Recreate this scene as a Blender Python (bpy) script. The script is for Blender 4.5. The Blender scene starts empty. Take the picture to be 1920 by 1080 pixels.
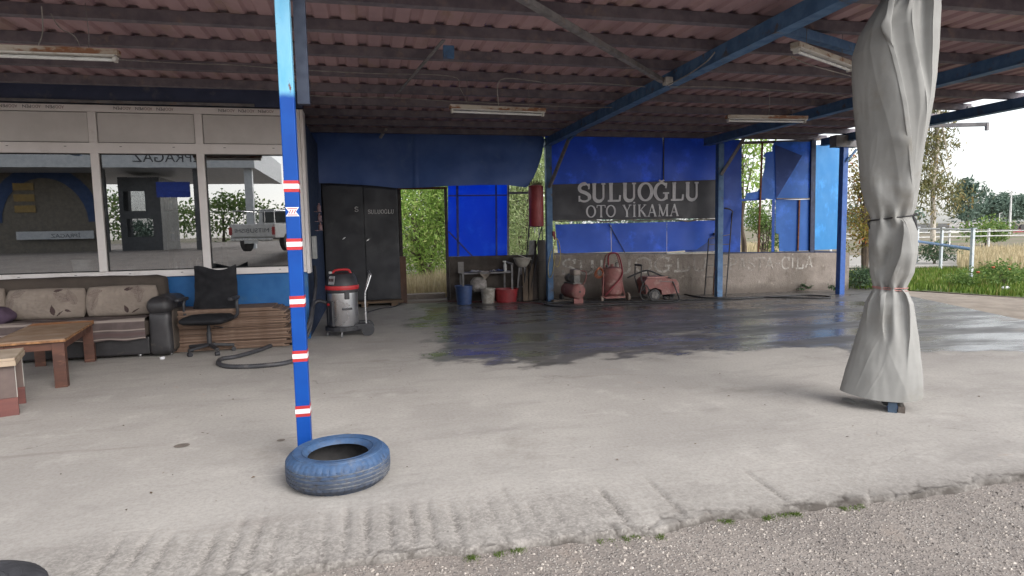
import bpy, bmesh, math, random
import numpy as np
from mathutils import Vector, Matrix, noise as mnoise
random.seed(7); np.random.seed(7)
R=math.radians
scene=bpy.context.scene
col=scene.collection

# ---------------------------------------------------------------- camera
FL=1170.0
CR=Vector((0.973993,-0.225738,-0.019509)); CU=Vector((0.039694,0.085227,0.995571)); CF=Vector((0.223076,0.970453,-0.091970))
CP=Vector((0,0,1.55))
cd=bpy.data.cameras.new('camera'); cam=bpy.data.objects.new('camera',cd); col.objects.link(cam)
cd.sensor_width=36; cd.lens=FL/1920*36; cd.clip_start=0.05; cd.clip_end=3000
m3=Matrix((CR,CU,-CF)).transposed()
cam.matrix_world=Matrix.Translation(CP) @ m3.to_4x4()
scene.camera=cam

# ---------------------------------------------------------------- sky and sun (overcast day)
SUN_EL,SUN_ROT=R(36),R(150)
w=bpy.data.worlds.new('World'); scene.world=w; w.use_nodes=True
nt=w.node_tree; nt.nodes.clear()
sky=nt.nodes.new('ShaderNodeTexSky'); sky.sky_type='NISHITA'; sky.sun_disc=False
sky.sun_elevation=SUN_EL; sky.sun_rotation=SUN_ROT; sky.air_density=1.0; sky.dust_density=1.5; sky.ozone_density=1.0
hs=nt.nodes.new('ShaderNodeHueSaturation'); hs.inputs['Saturation'].default_value=0.18; hs.inputs['Value'].default_value=1.0
bg=nt.nodes.new('ShaderNodeBackground'); bg.inputs['Strength'].default_value=0.15
wo=nt.nodes.new('ShaderNodeOutputWorld')
nt.links.new(sky.outputs[0],hs.inputs['Color']); nt.links.new(hs.outputs[0],bg.inputs['Color']); nt.links.new(bg.outputs[0],wo.inputs[0])
sl=bpy.data.lights.new('sun','SUN'); sl.energy=1.0; sl.angle=R(42); sl.color=(1,.97,.93)
so=bpy.data.objects.new('sun',sl); col.objects.link(so)
sd=Vector((math.sin(SUN_ROT)*math.cos(SUN_EL),math.cos(SUN_ROT)*math.cos(SUN_EL),math.sin(SUN_EL)))
so.rotation_euler=sd.to_track_quat('Z','Y').to_euler()
vs=scene.view_settings; vs.view_transform='Standard'; vs.look='None'; vs.gamma=1; vs.use_curve_mapping=False; vs.exposure=1.22
scene.cycles.use_denoising=True
scene.cycles.max_bounces=8; scene.cycles.diffuse_bounces=4; scene.cycles.glossy_bounces=4; scene.cycles.transparent_max_bounces=12
scene.cycles.sample_clamp_indirect=6.0
scene.cycles.caustics_reflective=False; scene.cycles.caustics_refractive=False

# ---------------------------------------------------------------- measuring helpers: sight lines of the survey photo met with real planes
def ray(x,y): return CR*((x-960)/FL)-CU*((y-540)/FL)+CF
def gr(x,y,z=0.0):
    d=ray(x,y); return CP+d*((z-CP.z)/d.z)
def at(x,y,Y):
    d=ray(x,y); return CP+d*(Y/d.y)
WA=Vector((4.28,13.30,0)); WN=Vector((.1155,1,0)).normalized(); WX=Vector((1,-.1155,0)).normalized()
def pl(x,y,off=0.0):
    d=ray(x,y); return CP+d*(((WA+WN*off-CP).dot(WN))/d.dot(WN))

# ---------------------------------------------------------------- materials
def S(r,g,b):
    f=lambda c:(c/255/12.92) if c/255<=.04045 else ((c/255+.055)/1.055)**2.4
    return (f(r),f(g),f(b),1)
class N:
    def __init__(s,name):
        s.m=bpy.data.materials.new(name); s.m.use_nodes=True; s.t=s.m.node_tree; s.t.nodes.clear()
        s.out=s.n('ShaderNodeOutputMaterial'); s.b=s.n('ShaderNodeBsdfPrincipled'); s.l(s.b.outputs[0],s.out.inputs[0])
        s.co=s.n('ShaderNodeTexCoord').outputs['Object']
    def n(s,k,**kw):
        x=s.t.nodes.new(k)
        for a,v in kw.items(): setattr(x,a,v)
        return x
    def l(s,a,b): s.t.links.new(a,b)
    def map(s,scale=(1,1,1),rot=(0,0,0),loc=(0,0,0),src=None):
        x=s.n('ShaderNodeMapping'); x.inputs['Scale'].default_value=scale; x.inputs['Rotation'].default_value=rot; x.inputs['Location'].default_value=loc
        s.l(src or s.co,x.inputs[0]); return x.outputs[0]
    def noise(s,scale,detail=4,rough=.55,src=None,dist=0):
        x=s.n('ShaderNodeTexNoise'); x.inputs['Scale'].default_value=scale; x.inputs['Detail'].default_value=detail; x.inputs['Roughness'].default_value=rough; x.inputs['Distortion'].default_value=dist
        s.l(src or s.co,x.inputs['Vector']); return x.outputs[0]
    def ramp(s,v,a,b,lo=0.0,hi=1.0):
        x=s.n('ShaderNodeMapRange'); x.interpolation_type='SMOOTHSTEP'
        s.l(v,x.inputs[0]); x.inputs[1].default_value=a; x.inputs[2].default_value=b; x.inputs[3].default_value=lo; x.inputs[4].default_value=hi
        return x.outputs[0]
    def math(s,op,a,b=None):
        x=s.n('ShaderNodeMath',operation=op)
        for i,v in enumerate((a,b)):
            if v is None: continue
            if isinstance(v,(int,float)): x.inputs[i].default_value=v
            else: s.l(v,x.inputs[i])
        return x.outputs[0]
    def mix(s,f,a,b,mode='MIX'):
        x=s.n('ShaderNodeMix',data_type='RGBA',blend_type=mode)
        for i,v in ((0,f),(6,a),(7,b)):
            if isinstance(v,(int,float,tuple)): x.inputs[i].default_value=v
            else: s.l(v,x.inputs[i])
        return x.outputs[2]
    def set(s,**kw):
        for k,v in kw.items():
            i=s.b.inputs[k.replace('_',' ')]
            if isinstance(v,(int,float,tuple)): i.default_value=v
            else: s.l(v,i)
        return s
    def bump(s,h,strength=.3,dist=.01,prev=None):
        x=s.n('ShaderNodeBump'); x.inputs['Strength'].default_value=strength; x.inputs['Distance'].default_value=dist
        s.l(h,x.inputs['Height'])
        if prev is not None: s.l(prev,x.inputs['Normal'])
        s.l(x.outputs[0],s.b.inputs['Normal']); return x.outputs[0]
MATS={}
def pm(name,c1,c2=None,scale=6,rough=.6,bump=.0,bscale=60,metal=0,spec=.5,trans=0,lo=.35,hi=.65,stretch=(1,1,1),dirt=None,dscale=3,dlo=.55,dhi=.75):
    """painted / worn general surface: two-tone noise, optional dirt tone, fine relief"""
    if name in MATS: return MATS[name]
    k=N(name); c2=c2 or tuple(min(1,v*.75) for v in c1[:3])+(1,)
    v=k.map(stretch)
    c=k.mix(k.ramp(k.noise(scale,6,.6,v),lo,hi),c1,c2)
    if dirt: c=k.mix(k.ramp(k.noise(dscale,8,.65,v),dlo,dhi),c,dirt)
    k.set(Base_Color=c,Roughness=k.ramp(k.noise(scale*2,3),.3,.7,max(0,rough-.08),min(1,rough+.1)),Metallic=metal,Specular_IOR_Level=spec)
    if bump: k.bump(k.noise(bscale,4),bump,.004)
    if trans:
        t=k.n('ShaderNodeBsdfTranslucent'); k.l(c,t.inputs[0]); mx=k.n('ShaderNodeMixShader'); mx.inputs[0].default_value=trans
        k.l(k.b.outputs[0],mx.inputs[1]); k.l(t.outputs[0],mx.inputs[2]); k.l(mx.outputs[0],k.out.inputs[0])
    MATS[name]=k.m; return k.m
def leafmat(name,a,b,c=None,trans=.35):
    k=N(name); g=k.n('ShaderNodeNewGeometry')
    r=k.n('ShaderNodeValToRGB'); e=r.color_ramp.elements; e[0].color=a; e[1].color=b
    if c: x=e.new(.8); x.color=b; e[-1].color=c
    k.l(g.outputs['Random Per Island'],r.inputs[0])
    k.set(Base_Color=r.outputs[0],Roughness=.55,Specular_IOR_Level=.3)
    t=k.n('ShaderNodeBsdfTranslucent'); k.l(r.outputs[0],t.inputs[0]); mx=k.n('ShaderNodeMixShader'); mx.inputs[0].default_value=trans
    k.l(k.b.outputs[0],mx.inputs[1]); k.l(t.outputs[0],mx.inputs[2]); k.l(mx.outputs[0],k.out.inputs[0])
    return k.m

# ---------------------------------------------------------------- mesh builder
def wloc(o):
    v=Vector(o.location)
    while o.parent: o=o.parent; v=v+Vector(o.location)
    return v
class MB:
    def __init__(s,xf=None): s.v=[]; s.f=[]; s.mi=[]; s.xf=xf; s.cur=0
    def add(s,vs,fs):
        o=len(s.v)
        for p in vs:
            p=Vector(p); s.v.append(s.xf@p if s.xf else p)
        for f in fs: s.f.append([i+o for i in f]); s.mi.append(s.cur)
        return s
    def box(s,lo,hi,bev=0,M=None):
        lo=Vector(lo); hi=Vector(hi)
        if bev:
            bm=bmesh.new(); bmesh.ops.create_cube(bm,size=1)
            for v in bm.verts: v.co=Vector([(lo[i]+hi[i])/2+v.co[i]*(hi[i]-lo[i]) for i in range(3)])
            bmesh.ops.bevel(bm,geom=bm.edges[:],offset=bev,segments=2,affect='EDGES',profile=.5)
            bm.verts.index_update(); vs=[v.co.copy() for v in bm.verts]; fs=[[v.index for v in f.verts] for f in bm.faces]; bm.free()
        else:
            vs=[Vector((x,y,z)) for z in (lo.z,hi.z) for y in (lo.y,hi.y) for x in (lo.x,hi.x)]
            fs=[[0,2,3,1],[4,5,7,6],[0,1,5,4],[2,6,7,3],[0,4,6,2],[1,3,7,5]]
        if M: vs=[M@v for v in vs]
        return s.add(vs,fs)
    def bar(s,a,b,wd,dp,up=(0,0,1),bev=0):
        a=Vector(a); b=Vector(b); d=b-a; L=d.length; z=d.normalized(); x=Vector(up).cross(z)
        if x.length<1e-4: x=Vector((1,0,0)).cross(z)
        x.normalize(); y=z.cross(x)
        M=Matrix.Translation(a)@Matrix((x,y,z)).transposed().to_4x4()
        return s.box((-wd/2,-dp/2,0),(wd/2,dp/2,L),bev,M)
    def tube(s,pts,r,n=8,cap=True,closed=False,smooth=0):
        P=[Vector(p) for p in pts]
        if smooth: P=spline(P,smooth,closed)
        m=len(P); rs=r if isinstance(r,(list,tuple)) else [r]*m
        if len(rs)!=m: rs=[rs[min(len(rs)-1,int(i*len(rs)/m))] for i in range(m)]
        vs=[];fs=[]; prev=None
        for i,p in enumerate(P):
            if closed: t=(P[(i+1)%m]-P[i-1])
            else: t=(P[min(i+1,m-1)]-P[max(i-1,0)])
            t.normalize()
            if prev is None:
                x=t.cross(Vector((0,0,1)))
                if x.length<.05: x=t.cross(Vector((1,0,0)))
            else: x=prev-t*prev.dot(t)
            x.normalize(); prev=x; y=t.cross(x)
            for k in range(n):
                a=2*math.pi*k/n; vs.append(p+(x*math.cos(a)+y*math.sin(a))*rs[i])
        for i in range(m if closed else m-1):
            j=(i+1)%m
            for k in range(n): fs.append([i*n+k,i*n+(k+1)%n,j*n+(k+1)%n,j*n+k])
        if cap and not closed: fs+= [list(range(n))[::-1],[(m-1)*n+k for k in range(n)]]
        return s.add(vs,fs)
    def lathe(s,prof,M=None,n=32,cap=True):
        vs=[];fs=[]
        for r,z in prof:
            for k in range(n):
                a=2*math.pi*k/n; p=Vector((r*math.cos(a),r*math.sin(a),z)); vs.append(M@p if M else p)
        for i in range(len(prof)-1):
            for k in range(n): fs.append([i*n+k,i*n+(k+1)%n,(i+1)*n+(k+1)%n,(i+1)*n+k])
        if cap:
            if prof[0][0]>1e-4: fs.append(list(range(n))[::-1])
            if prof[-1][0]>1e-4: fs.append([(len(prof)-1)*n+k for k in range(n)])
        return s.add(vs,fs)
    def prism(s,pts,t):
        t=Vector(t); a=[Vector(p) for p in pts]; n=len(a)
        # orient outline so that its front faces away from t
        nm=Vector((0,0,0))
        for i in range(n): nm+=a[i].cross(a[(i+1)%n])
        if nm.dot(t)>0: a=a[::-1]
        vs=a+[p+t for p in a]
        fs=[list(range(n)),[n+i for i in range(n)][::-1]]+[[(i+1)%n,i,n+i,n+(i+1)%n] for i in range(n)]
        return s.add(vs,fs)
    def grid(s,fn,nu,nv,cu=False,cv=False):
        vs=[fn(i/(nu if cu else nu-1),j/(nv if cv else nv-1)) for j in range(nv) for i in range(nu)]
        fs=[]
        for j in range(nv if cv else nv-1):
            for i in range(nu if cu else nu-1):
                a=j*nu+i; b=j*nu+(i+1)%nu; c=((j+1)%nv)*nu+(i+1)%nu; d=((j+1)%nv)*nu+i
                fs.append([a,b,c,d])
        return s.add(vs,fs)
    def build(s,name,mat,parent=None,smooth=None,label=None,loc=None):
        base=wloc(parent) if parent else Vector(loc or (0,0,0))
        me=bpy.data.meshes.new(name); me.from_pydata([tuple(v-base) for v in s.v],[],s.f)
        mats=mat if isinstance(mat,(list,tuple)) else [mat]
        for m in mats: me.materials.append(m)
        if any(s.mi): me.polygons.foreach_set('material_index',s.mi)
        if smooth:
            me.polygons.foreach_set('use_smooth',[True]*len(me.polygons)); 
            try: me.set_sharp_from_angle(angle=R(smooth))
            except Exception: pass
        me.update()
        o=bpy.data.objects.new(name,me); col.objects.link(o)
        if parent: o.parent=parent
        else: o.location=base
        if label: o['label']=label
        return o
def spline(P,k,closed=False):
    out=[]; n=len(P)
    for i in range(n if closed else n-1):
        if closed: p0,p1,p2,p3=P[i-1],P[i],P[(i+1)%n],P[(i+2)%n]
        else: p0,p1,p2,p3=P[max(i-1,0)],P[i],P[i+1],P[min(i+2,n-1)]
        for j in range(k):
            t=j/k; out.append(.5*((2*p1)+(p2-p0)*t+(2*p0-5*p1+4*p2-p3)*t*t+(3*p1-p0-3*p2+p3)*t**3))
    if not closed: out.append(P[-1])
    return out
def thing(name,label,cat,loc=(0,0,0),group=None):
    o=bpy.data.objects.new(name,None); o.empty_display_size=.1; col.objects.link(o); o.location=loc
    o['label']=label; o['category']=cat
    if group: o['group']=group
    return o
def tag(o,label,cat,group=None,kind=None):
    o['label']=label; o['category']=cat
    if group: o['group']=group
    if kind: o['kind']=kind
    return o
def structure(o,label=None): 
    o['kind']='structure'
    if label: o['label']=label
    return o
def dup(o,loc):
    c=o.copy(); col.objects.link(c); c.location=loc
    for ch in o.children:
        d=ch.copy(); col.objects.link(d); d.parent=c
        for g in ch.children: e=g.copy(); col.objects.link(e); e.parent=d
    return c
def RZ(a,loc): return Matrix.Translation(loc)@Matrix.Rotation(a,4,'Z')

# ---------------------------------------------------------------- lettering (slab-serif strokes, unit height) 
def arc(cx,cy,rx,ry,a0,a1,n=10): return [(cx+rx*math.cos(R(a0+(a1-a0)*i/n)),cy+ry*math.sin(R(a0+(a1-a0)*i/n))) for i in range(n+1)]
def glyphs(T,t,s):
    """T thick stroke, t thin stroke, s serif half length; each glyph = (strokes, advance)"""
    def serif(x,y,h=s): return ([(x-h,y),(x+h,y)],t)
    h=t/2; G={}
    G['S']=([(arc(.34,.74,.24,.23,25,90,6)+arc(.34,.74,.25,.23,90,225,9)+[(.40,.48)]+arc(.33,.25,.26,.22,40,-90,9)+arc(.33,.25,.27,.22,-90,-160,6),[t*1.1]*5+[T]*18+[t*1.2]*8),([(.555,.68),(.575,.98)],t),([(.075,.02),(.085,.33)],t)],.66)
    G['U']=([([(.16,1-t),(.16,.32)]+arc(.38,.27,.22,.24,180,270,6),T),(arc(.38,.27,.24,.24,270,360,6)+[(.62,1-t)],[T]+[T*.85]*2+[t*1.3]*8),serif(.16,1-h),serif(.62,1-h)],.80)
    G['L']=([([(.2,1-t),(.2,t)],T),serif(.2,1-h),([(.04,h),(.62,h)],t*1.25),([(.63,.02),(.66,.34)],t*1.2)],.74)
    G['O']=([(arc(.4,.5,.32,.46,90,450,28),'O')],.82)
    G['C']=([(arc(.4,.5,.33,.46,50,310,22),'O'),([(.62,.68),(.66,.96)],t)],.74)
    G['G']=([(arc(.4,.5,.33,.46,52,320,22),'O'),([(.62,.68),(.65,.97)],t),([(.64,.40),(.64,.08)],T*.85),([(.48,.42),(.78,.42)],t)],.84)
    G['Ğ']=(G['G'][0]+[(arc(.4,1.16,.13,.10,200,340,8),t)],.84)
    G['T']=([([(.36,1-t),(.36,t)],T),serif(.36,h),([(.04,1-h),(.68,1-h)],t),([(.04,.78),(.055,.99)],t),([(.68,.78),(.665,.99)],t)],.72)
    G['Y']=([([(.14,1-t),(.38,.46)],T),([(.62,1-t),(.40,.48)],t),([(.38,.48),(.38,t)],T),serif(.38,h),serif(.14,1-h),serif(.63,1-h)],.76)
    G['I']=([([(.2,1-t),(.2,t)],T),serif(.2,h),serif(.2,1-h)],.42)
    G['İ']=(G['I'][0]+[([(.2,1.10),(.2,1.22)],T)],.42)
    G['K']=([([(.18,1-t),(.18,t)],T),serif(.18,h),serif(.18,1-h),([(.62,1-t),(.24,.5)],t),([(.3,.56),(.64,t)],T),serif(.66,h),serif(.62,1-h)],.78)
    G['A']=([([(.14,t),(.40,.98)],t),([(.40,1.0),(.66,t)],T),([(.22,.34),(.57,.34)],t),serif(.14,h),serif(.66,h)],.82)
    G['M']=([([(.16,1-t),(.16,t)],t),([(.16,1-t),(.46,.05)],T),([(.46,.05),(.76,1-t)],t),([(.77,1-t),(.77,t)],T),serif(.16,h),serif(.77,h),serif(.14,1-h,s*.7),serif(.79,1-h,s*.7)],.94)
    G['P']=([([(.18,1-t),(.18,t)],T),serif(.18,h),([(.04,1-h),(.34,1-h)],t),(arc(.32,.73,.28,.24,90,-90,10),T*.8),([(.34,.49),(.2,.49)],t)],.7)
    G['-']=([([(.08,.5),(.45,.5)],T)],.54)
    G[' ']=([],.45)
    G['T_']=t; G['_T']=T
    return G
def letter_mesh(mb,text,org,ux,uy,uz,H,G,widthscale=1.0,depth=.006,width=None):
    """place text at org with unit vectors ux (reading), uy (up), uz (towards viewer); returns advance"""
    tot=sum(G[c][1] for c in text)
    if width: widthscale=width/(tot*H)
    x=0; T=G['_T']; t=G['T_']; bump=0
    for c in text:
        st,adv=G[c]
        for pts,wd in st:
            n=len(pts); bump+=1; d=depth+.00025*(bump%7)
            P=[Vector((p[0]*widthscale,p[1])) for p in pts]
            L=[];Rr=[]
            for i,p in enumerate(P):
                a=P[max(i-1,0)]; b=P[min(i+1,n-1)]; dr=(b-a)
                if dr.length<1e-6: dr=Vector((1,0))
                dr.normalize(); nr=Vector((-dr.y,dr.x))
                if wd=='O': ww=t*1.15+(T-t*1.15)*abs(dr.y)**1.3
                elif isinstance(wd,list): ww=wd[min(i,len(wd)-1)]
                else: ww=wd
                L.append(p+nr*ww/2); Rr.append(p-nr*ww/2)
            f=lambda q,k: org+ux*((x*widthscale+q.x)*H)+uy*(q.y*H)+uz*k
            vs=[];fs=[]
            for i in range(n): vs+=[f(L[i],d),f(Rr[i],d),f(L[i],-.002),f(Rr[i],-.002)]
            for i in range(n-1):
                a=4*i;b=4*i+4
                fs+=[[a,a+1,b+1,b],[a,b,b+2,a+2],[a+1,a+3,b+3,b+1]]
            fs+=[[0,2,3,1],[4*n-4,4*n-3,4*n-1,4*n-2]]
            mb.add(vs,fs)
        x+=adv
    return x*widthscale*H
def sans_mesh(mb,text,org,ux,uy,uz,width,height,depth=.004):
    cu=bpy.data.curves.new('lettering','FONT'); cu.body=text; cu.size=1; cu.extrude=.0
    ob=bpy.data.objects.new('lettering',cu); col.objects.link(ob)
    dg=bpy.context.evaluated_depsgraph_get(); me=bpy.data.meshes.new_from_object(ob.evaluated_get(dg))
    xs=[v.co.x for v in me.vertices]; ys=[v.co.y for v in me.vertices]
    x0,x1,y0,y1=min(xs),max(xs),min(ys),max(ys)
    vs=[org+ux*((v.co.x-x0)/(x1-x0)*width)+uy*((v.co.y-y0)/(y1-y0)*height)+uz*depth for v in me.vertices]
    mb.add(vs,[list(p.vertices) for p in me.polygons])
    bpy.data.objects.remove(ob); bpy.data.curves.remove(cu); bpy.data.meshes.remove(me)
# ================================================================ SETTING
def concrete_mat():
    k=N('dusty_concrete')
    big=k.noise(.55,6,.6); mid=k.noise(2.6,8,.65); fine=k.noise(38,6,.7); grit=k.noise(160,3,.6)
    streak=k.noise(1.5,9,.68,k.map((.55,1.7,1),rot=(0,0,R(-48))))
    c=k.mix(k.ramp(big,.35,.65),S(176,171,165),S(160,155,150))
    c=k.mix(k.ramp(streak,.50,.72,0,.55),c,S(138,133,129))
    c=k.mix(k.ramp(mid,.52,.75,0,.55),c,S(192,187,181))
    c=k.mix(k.ramp(k.noise(.9,8,.7,k.map(loc=(7,3,0))),.56,.74,0,.5),c,S(124,117,110))
    c=k.mix(k.ramp(k.noise(7,8,.75,k.map(loc=(1,9,0))),.60,.72,0,.5),c,S(112,104,97))
    c=k.mix(k.ramp(fine,.35,.75,0,.4),c,S(122,115,108))
    c=k.mix(k.ramp(k.noise(3.2,5,.6,k.map(loc=(4,2,1))),.68,.78,0,.5),c,S(172,140,118))
    c=k.mix(k.ramp(grit,.62,.75,0,.55),c,S(98,92,86))
    # long drag scratches
    scr=k.noise(9,3,.5,k.map((.12,3.2,1),rot=(0,0,R(38))))
    c=k.mix(k.ramp(scr,.67,.74,0,.35),c,S(205,198,190))
    # hair cracks
    vo=k.n('ShaderNodeTexVoronoi',feature='DISTANCE_TO_EDGE'); vo.inputs['Scale'].default_value=.42
    wp=k.n('ShaderNodeVectorMath',operation='ADD'); nz=k.n('ShaderNodeTexNoise'); nz.inputs['Scale'].default_value=1.3; nz.inputs['Detail'].default_value=8
    k.l(k.co,nz.inputs['Vector']); k.l(k.co,wp.inputs[0]); k.l(nz.outputs['Color'],wp.inputs[1]); k.l(wp.outputs[0],vo.inputs['Vector'])
    crack=k.math('MULTIPLY',k.ramp(vo.outputs['Distance'],.0,.0035,1,0),k.ramp(big,.48,.6))
    c=k.mix(k.math('MULTIPLY',crack,.35),c,S(80,75,70))
    # wet region towards the back right of the wash bay
    sx=k.n('ShaderNodeSeparateXYZ'); k.l(k.co,sx.inputs[0])
    e1=k.noise(.75,9,.70); e2=k.noise(.6,9,.70,k.map((1,1.6,1),loc=(3,5,2)))
    fx=k.math('ADD',sx.outputs[0],k.math('MULTIPLY',k.math('SUBTRACT',e1,.5),3.2))
    fy=k.math('ADD',sx.outputs[1],k.math('MULTIPLY',k.math('SUBTRACT',e2,.5),3.0))
    fy=k.math('ADD',fy,k.math('MULTIPLY',k.math('MAXIMUM',k.math('SUBTRACT',sx.outputs[0],4.4),0.0),.5))
    wet=k.math('MULTIPLY',k.ramp(fx,.75,1.05),k.ramp(fy,7.0,7.22))
    # drier islands inside
    isl=k.ramp(k.noise(.8,8,.65,k.map((.5,1.3,1),loc=(2,8,4))),.60,.70,1,.35)
    wet=k.math('MULTIPLY',wet,isl)
    wc=k.mix(k.ramp(mid,.35,.7),S(72,69,68),S(96,93,91))
    at_=k.n('ShaderNodeAttribute',attribute_name='wear_groove_shade'); ag=k.n('ShaderNodeTexVoronoi'); ag.inputs['Scale'].default_value=85; k.l(k.co,ag.inputs['Vector']); agc=k.n('ShaderNodeSeparateColor'); k.l(ag.outputs['Color'],agc.inputs[0])
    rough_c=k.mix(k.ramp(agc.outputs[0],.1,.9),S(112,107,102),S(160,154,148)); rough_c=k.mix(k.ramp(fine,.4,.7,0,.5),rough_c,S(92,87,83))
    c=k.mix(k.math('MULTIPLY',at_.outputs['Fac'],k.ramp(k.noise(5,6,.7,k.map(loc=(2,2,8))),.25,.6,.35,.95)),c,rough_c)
    gr_=k.n('ShaderNodeAttribute',attribute_name='grime_lip_shade'); c=k.mix(k.math('MULTIPLY',gr_.outputs['Fac'],k.ramp(k.noise(9,7,.7,k.map(loc=(6,2,1))),.25,.6,.3,1)),c,S(68,62,57))
    tr=k.noise(2.2,6,.6,k.map((.16,2.6,1),rot=(0,0,R(62)),loc=(2,2,0))); c=k.mix(k.math('MULTIPLY',k.ramp(tr,.60,.70,0,.34),k.ramp(k.noise(.7,3),.42,.58)),c,S(120,110,104))
    c=k.mix(k.ramp(k.noise(24,2,.5,k.map(loc=(1,1,5))),.74,.78,0,.6),c,S(90,84,79))
    c2=k.mix(k.math('MULTIPLY',wet,.93),c,wc)
    film=k.ramp(k.noise(1.4,7,.6,k.map((.45,1.6,1),loc=(5,1,3))),.36,.62,.50,.17)
    ro=k.n('ShaderNodeMix',data_type='FLOAT'); k.l(wet,ro.inputs[0]); ro.inputs[2].default_value=.82; k.l(film,ro.inputs[3])
    k.set(Base_Color=c2,Roughness=ro.outputs[0],Specular_IOR_Level=.5)
    h=k.math('ADD',k.math('MULTIPLY',fine,.6),k.math('ADD',k.math('MULTIPLY',grit,.4),k.math('MULTIPLY',crack,-1.0)))
    b1=k.n('ShaderNodeBump'); b1.inputs['Distance'].default_value=.006
    k.l(k.math('SUBTRACT',.55,k.math('MULTIPLY',wet,.45)),b1.inputs['Strength']); k.l(h,b1.inputs['Height'])
    b2=k.n('ShaderNodeBump'); b2.inputs['Strength'].default_value=.16; b2.inputs['Distance'].default_value=.03
    k.l(k.noise(5,6,.6,k.map((1,.7,1))),b2.inputs['Height']); k.l(b1.outputs[0],b2.inputs['Normal']); k.l(b2.outputs[0],k.b.inputs['Normal'])
    return k.m
CONC=concrete_mat()

def edge_y(x):
    v=Vector((x*.8,1.7,0)); e=2.925+.09*(mnoise.noise(v))+.05*mnoise.noise(Vector((x*3.1,4,0)))+.018*mnoise.noise(Vector((x*11,9,0)))
    return e
def slab_edge_x(y): return 9.94+.37*(y-7.61)
def conc_floor():
    mb=MB()
    # wash bay floor, flat
    xs=[-9.5,-6,-3,0,3,6,None]; ys=[4.0,5,6,7,8,9,10,11,12,13,14,15,17.5]
    vs=[];fs=[]
    for y in ys:
        for x in xs: vs.append((slab_edge_x(y) if x is None else x,y,0))
    n=len(xs)
    for j in range(len(ys)-1):
        for i in range(n-1): a=j*n+i; fs.append([a,a+1,a+n+1,a+n])
    mb.add(vs,fs)
    # broken front apron with brushed grooves
    X0,X1=-3.4,8.6; nx=int((X1-X0)/.016); Y0,Y1=2.50,4.0; ny=100
    ph=[random.uniform(-.02,.02) for _ in range(200)]
    def h(x,y):
        e=edge_y(x); d=y-e
        z=-.022*(1-min(1,max(0,(y-2.95)/.75)))**1.4
        fade=min(1,max(0,(4.0-y)/.15))
        # grooves drawn towards the bay
        gx=x/.112; gi=math.floor(gx); fr=gx-gi+ph[gi%200]*6
        amp=max(0,min(1,(mnoise.noise(Vector((gi*.37,2.2,5)))+.62)*1.6))
        if x>1.05: amp*= 1.0 if gi in (10,11,14,20) else 0
        if x<-1.25: amp*=max(0,1+(x+1.25)*2.2)
        if x>.35: amp*=max(0,1-(x-.35)*1.2) if x<1.05 else 1
        if x>3: amp=0
        end=3.62+.22*mnoise.noise(Vector((gi*.9,0,1)))-.11*abs(x+.3)*.4
        ga=min(1,max(0,(end-y)/.2))*min(1,max(0,(d-.02)/.1))
        prof=math.exp(-((fr-.5)/.17)**2)
        gv=prof*amp*ga*(.75+.5*mnoise.noise(Vector((x*9,y*9,0)))); z-=.017*gv
        z+=.0012*fade*mnoise.noise(Vector((x*22,y*22,3)))+.002*fade*mnoise.noise(Vector((x*60,y*60,3)))
        z+=.006*fade*mnoise.noise(Vector((x*1.6,y*2,7)))*min(1,(4-y))
        wr=.75*gv+ max(0,min(1,(3.62+.16*mnoise.noise(Vector((x*2.5,1,3)))-.10*max(0,x-1)-y)/.35))*(.55 if x<1.4 else .3)*(1 if x<.9 or True else 0)+.5*max(0,1-abs(d)/.10)  # worn aggregate tone, plus shade painted into the groove bottoms
        # crumbled chunks
        gk=0.0
        bw=.13+.13*mnoise.noise(Vector((x*1.1,7,7)))
        if d<bw and d>-.02:
            ds,_=mnoise.voronoi(Vector((x*5.5,y*8.5,1.3)))
            g=ds[1]-ds[0]; q=(1-max(0,d)/bw)
            if g<.16: z-=.013*q*(1-g/.16)
            if g<.10: gk=.9*q**.5*(1-g/.10)
            z-=.011*q*abs(mnoise.cell(Vector((round(_[0].x*50)/50,round(_[0].y*50)/50,1))))
        if d<.03: z-= .10*min(1,max(0,(.03-d)/.045))
        GR.append(min(1,max(0,gk+.9*math.exp(-max(0,d-.012)/.016)*(1 if d>-.03 else 1)+(.8*math.exp(-max(0,d)/.16)*max(0,min(1,.6+1.2*mnoise.noise(Vector((x*.8,y*3,2))))) if x>1.5 else 0))))  # edge grime and cracks, plus a painted shadow line along the lip
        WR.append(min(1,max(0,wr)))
        return z
    WR=[];GR=[]
    def fn(u,v):
        x=X0+(X1-X0)*u; y=Y0+(Y1-Y0)*v
        zz=h(x,y); return (x,y,zz if v<1 else 0)
    n0=len(mb.v); mb.grid(fn,nx,ny)
    # plain continuation to the left and right of the apron
    for a,b in ((-9.5,X0),(X1,9.0)):
        mb.add([(a,2.92,-.08),(b,2.92,-.08),(b,4.0,0),(a,4.0,0)],[[0,1,2,3]])
    # slab side
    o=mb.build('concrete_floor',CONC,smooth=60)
    al=o.data.attributes.new('wear_groove_shade','FLOAT','POINT'); buf=[0.0]*len(o.data.vertices); buf[n0:n0+len(WR)]=WR; al.data.foreach_set('value',buf)
    al=o.data.attributes.new('grime_lip_shade','FLOAT','POINT'); buf=[0.0]*len(o.data.vertices); buf[n0:n0+len(GR)]=GR; al.data.foreach_set('value',buf)
    structure(o,'dusty grey concrete floor of the wash bay with a dark wet patch')
conc_floor()

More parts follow.
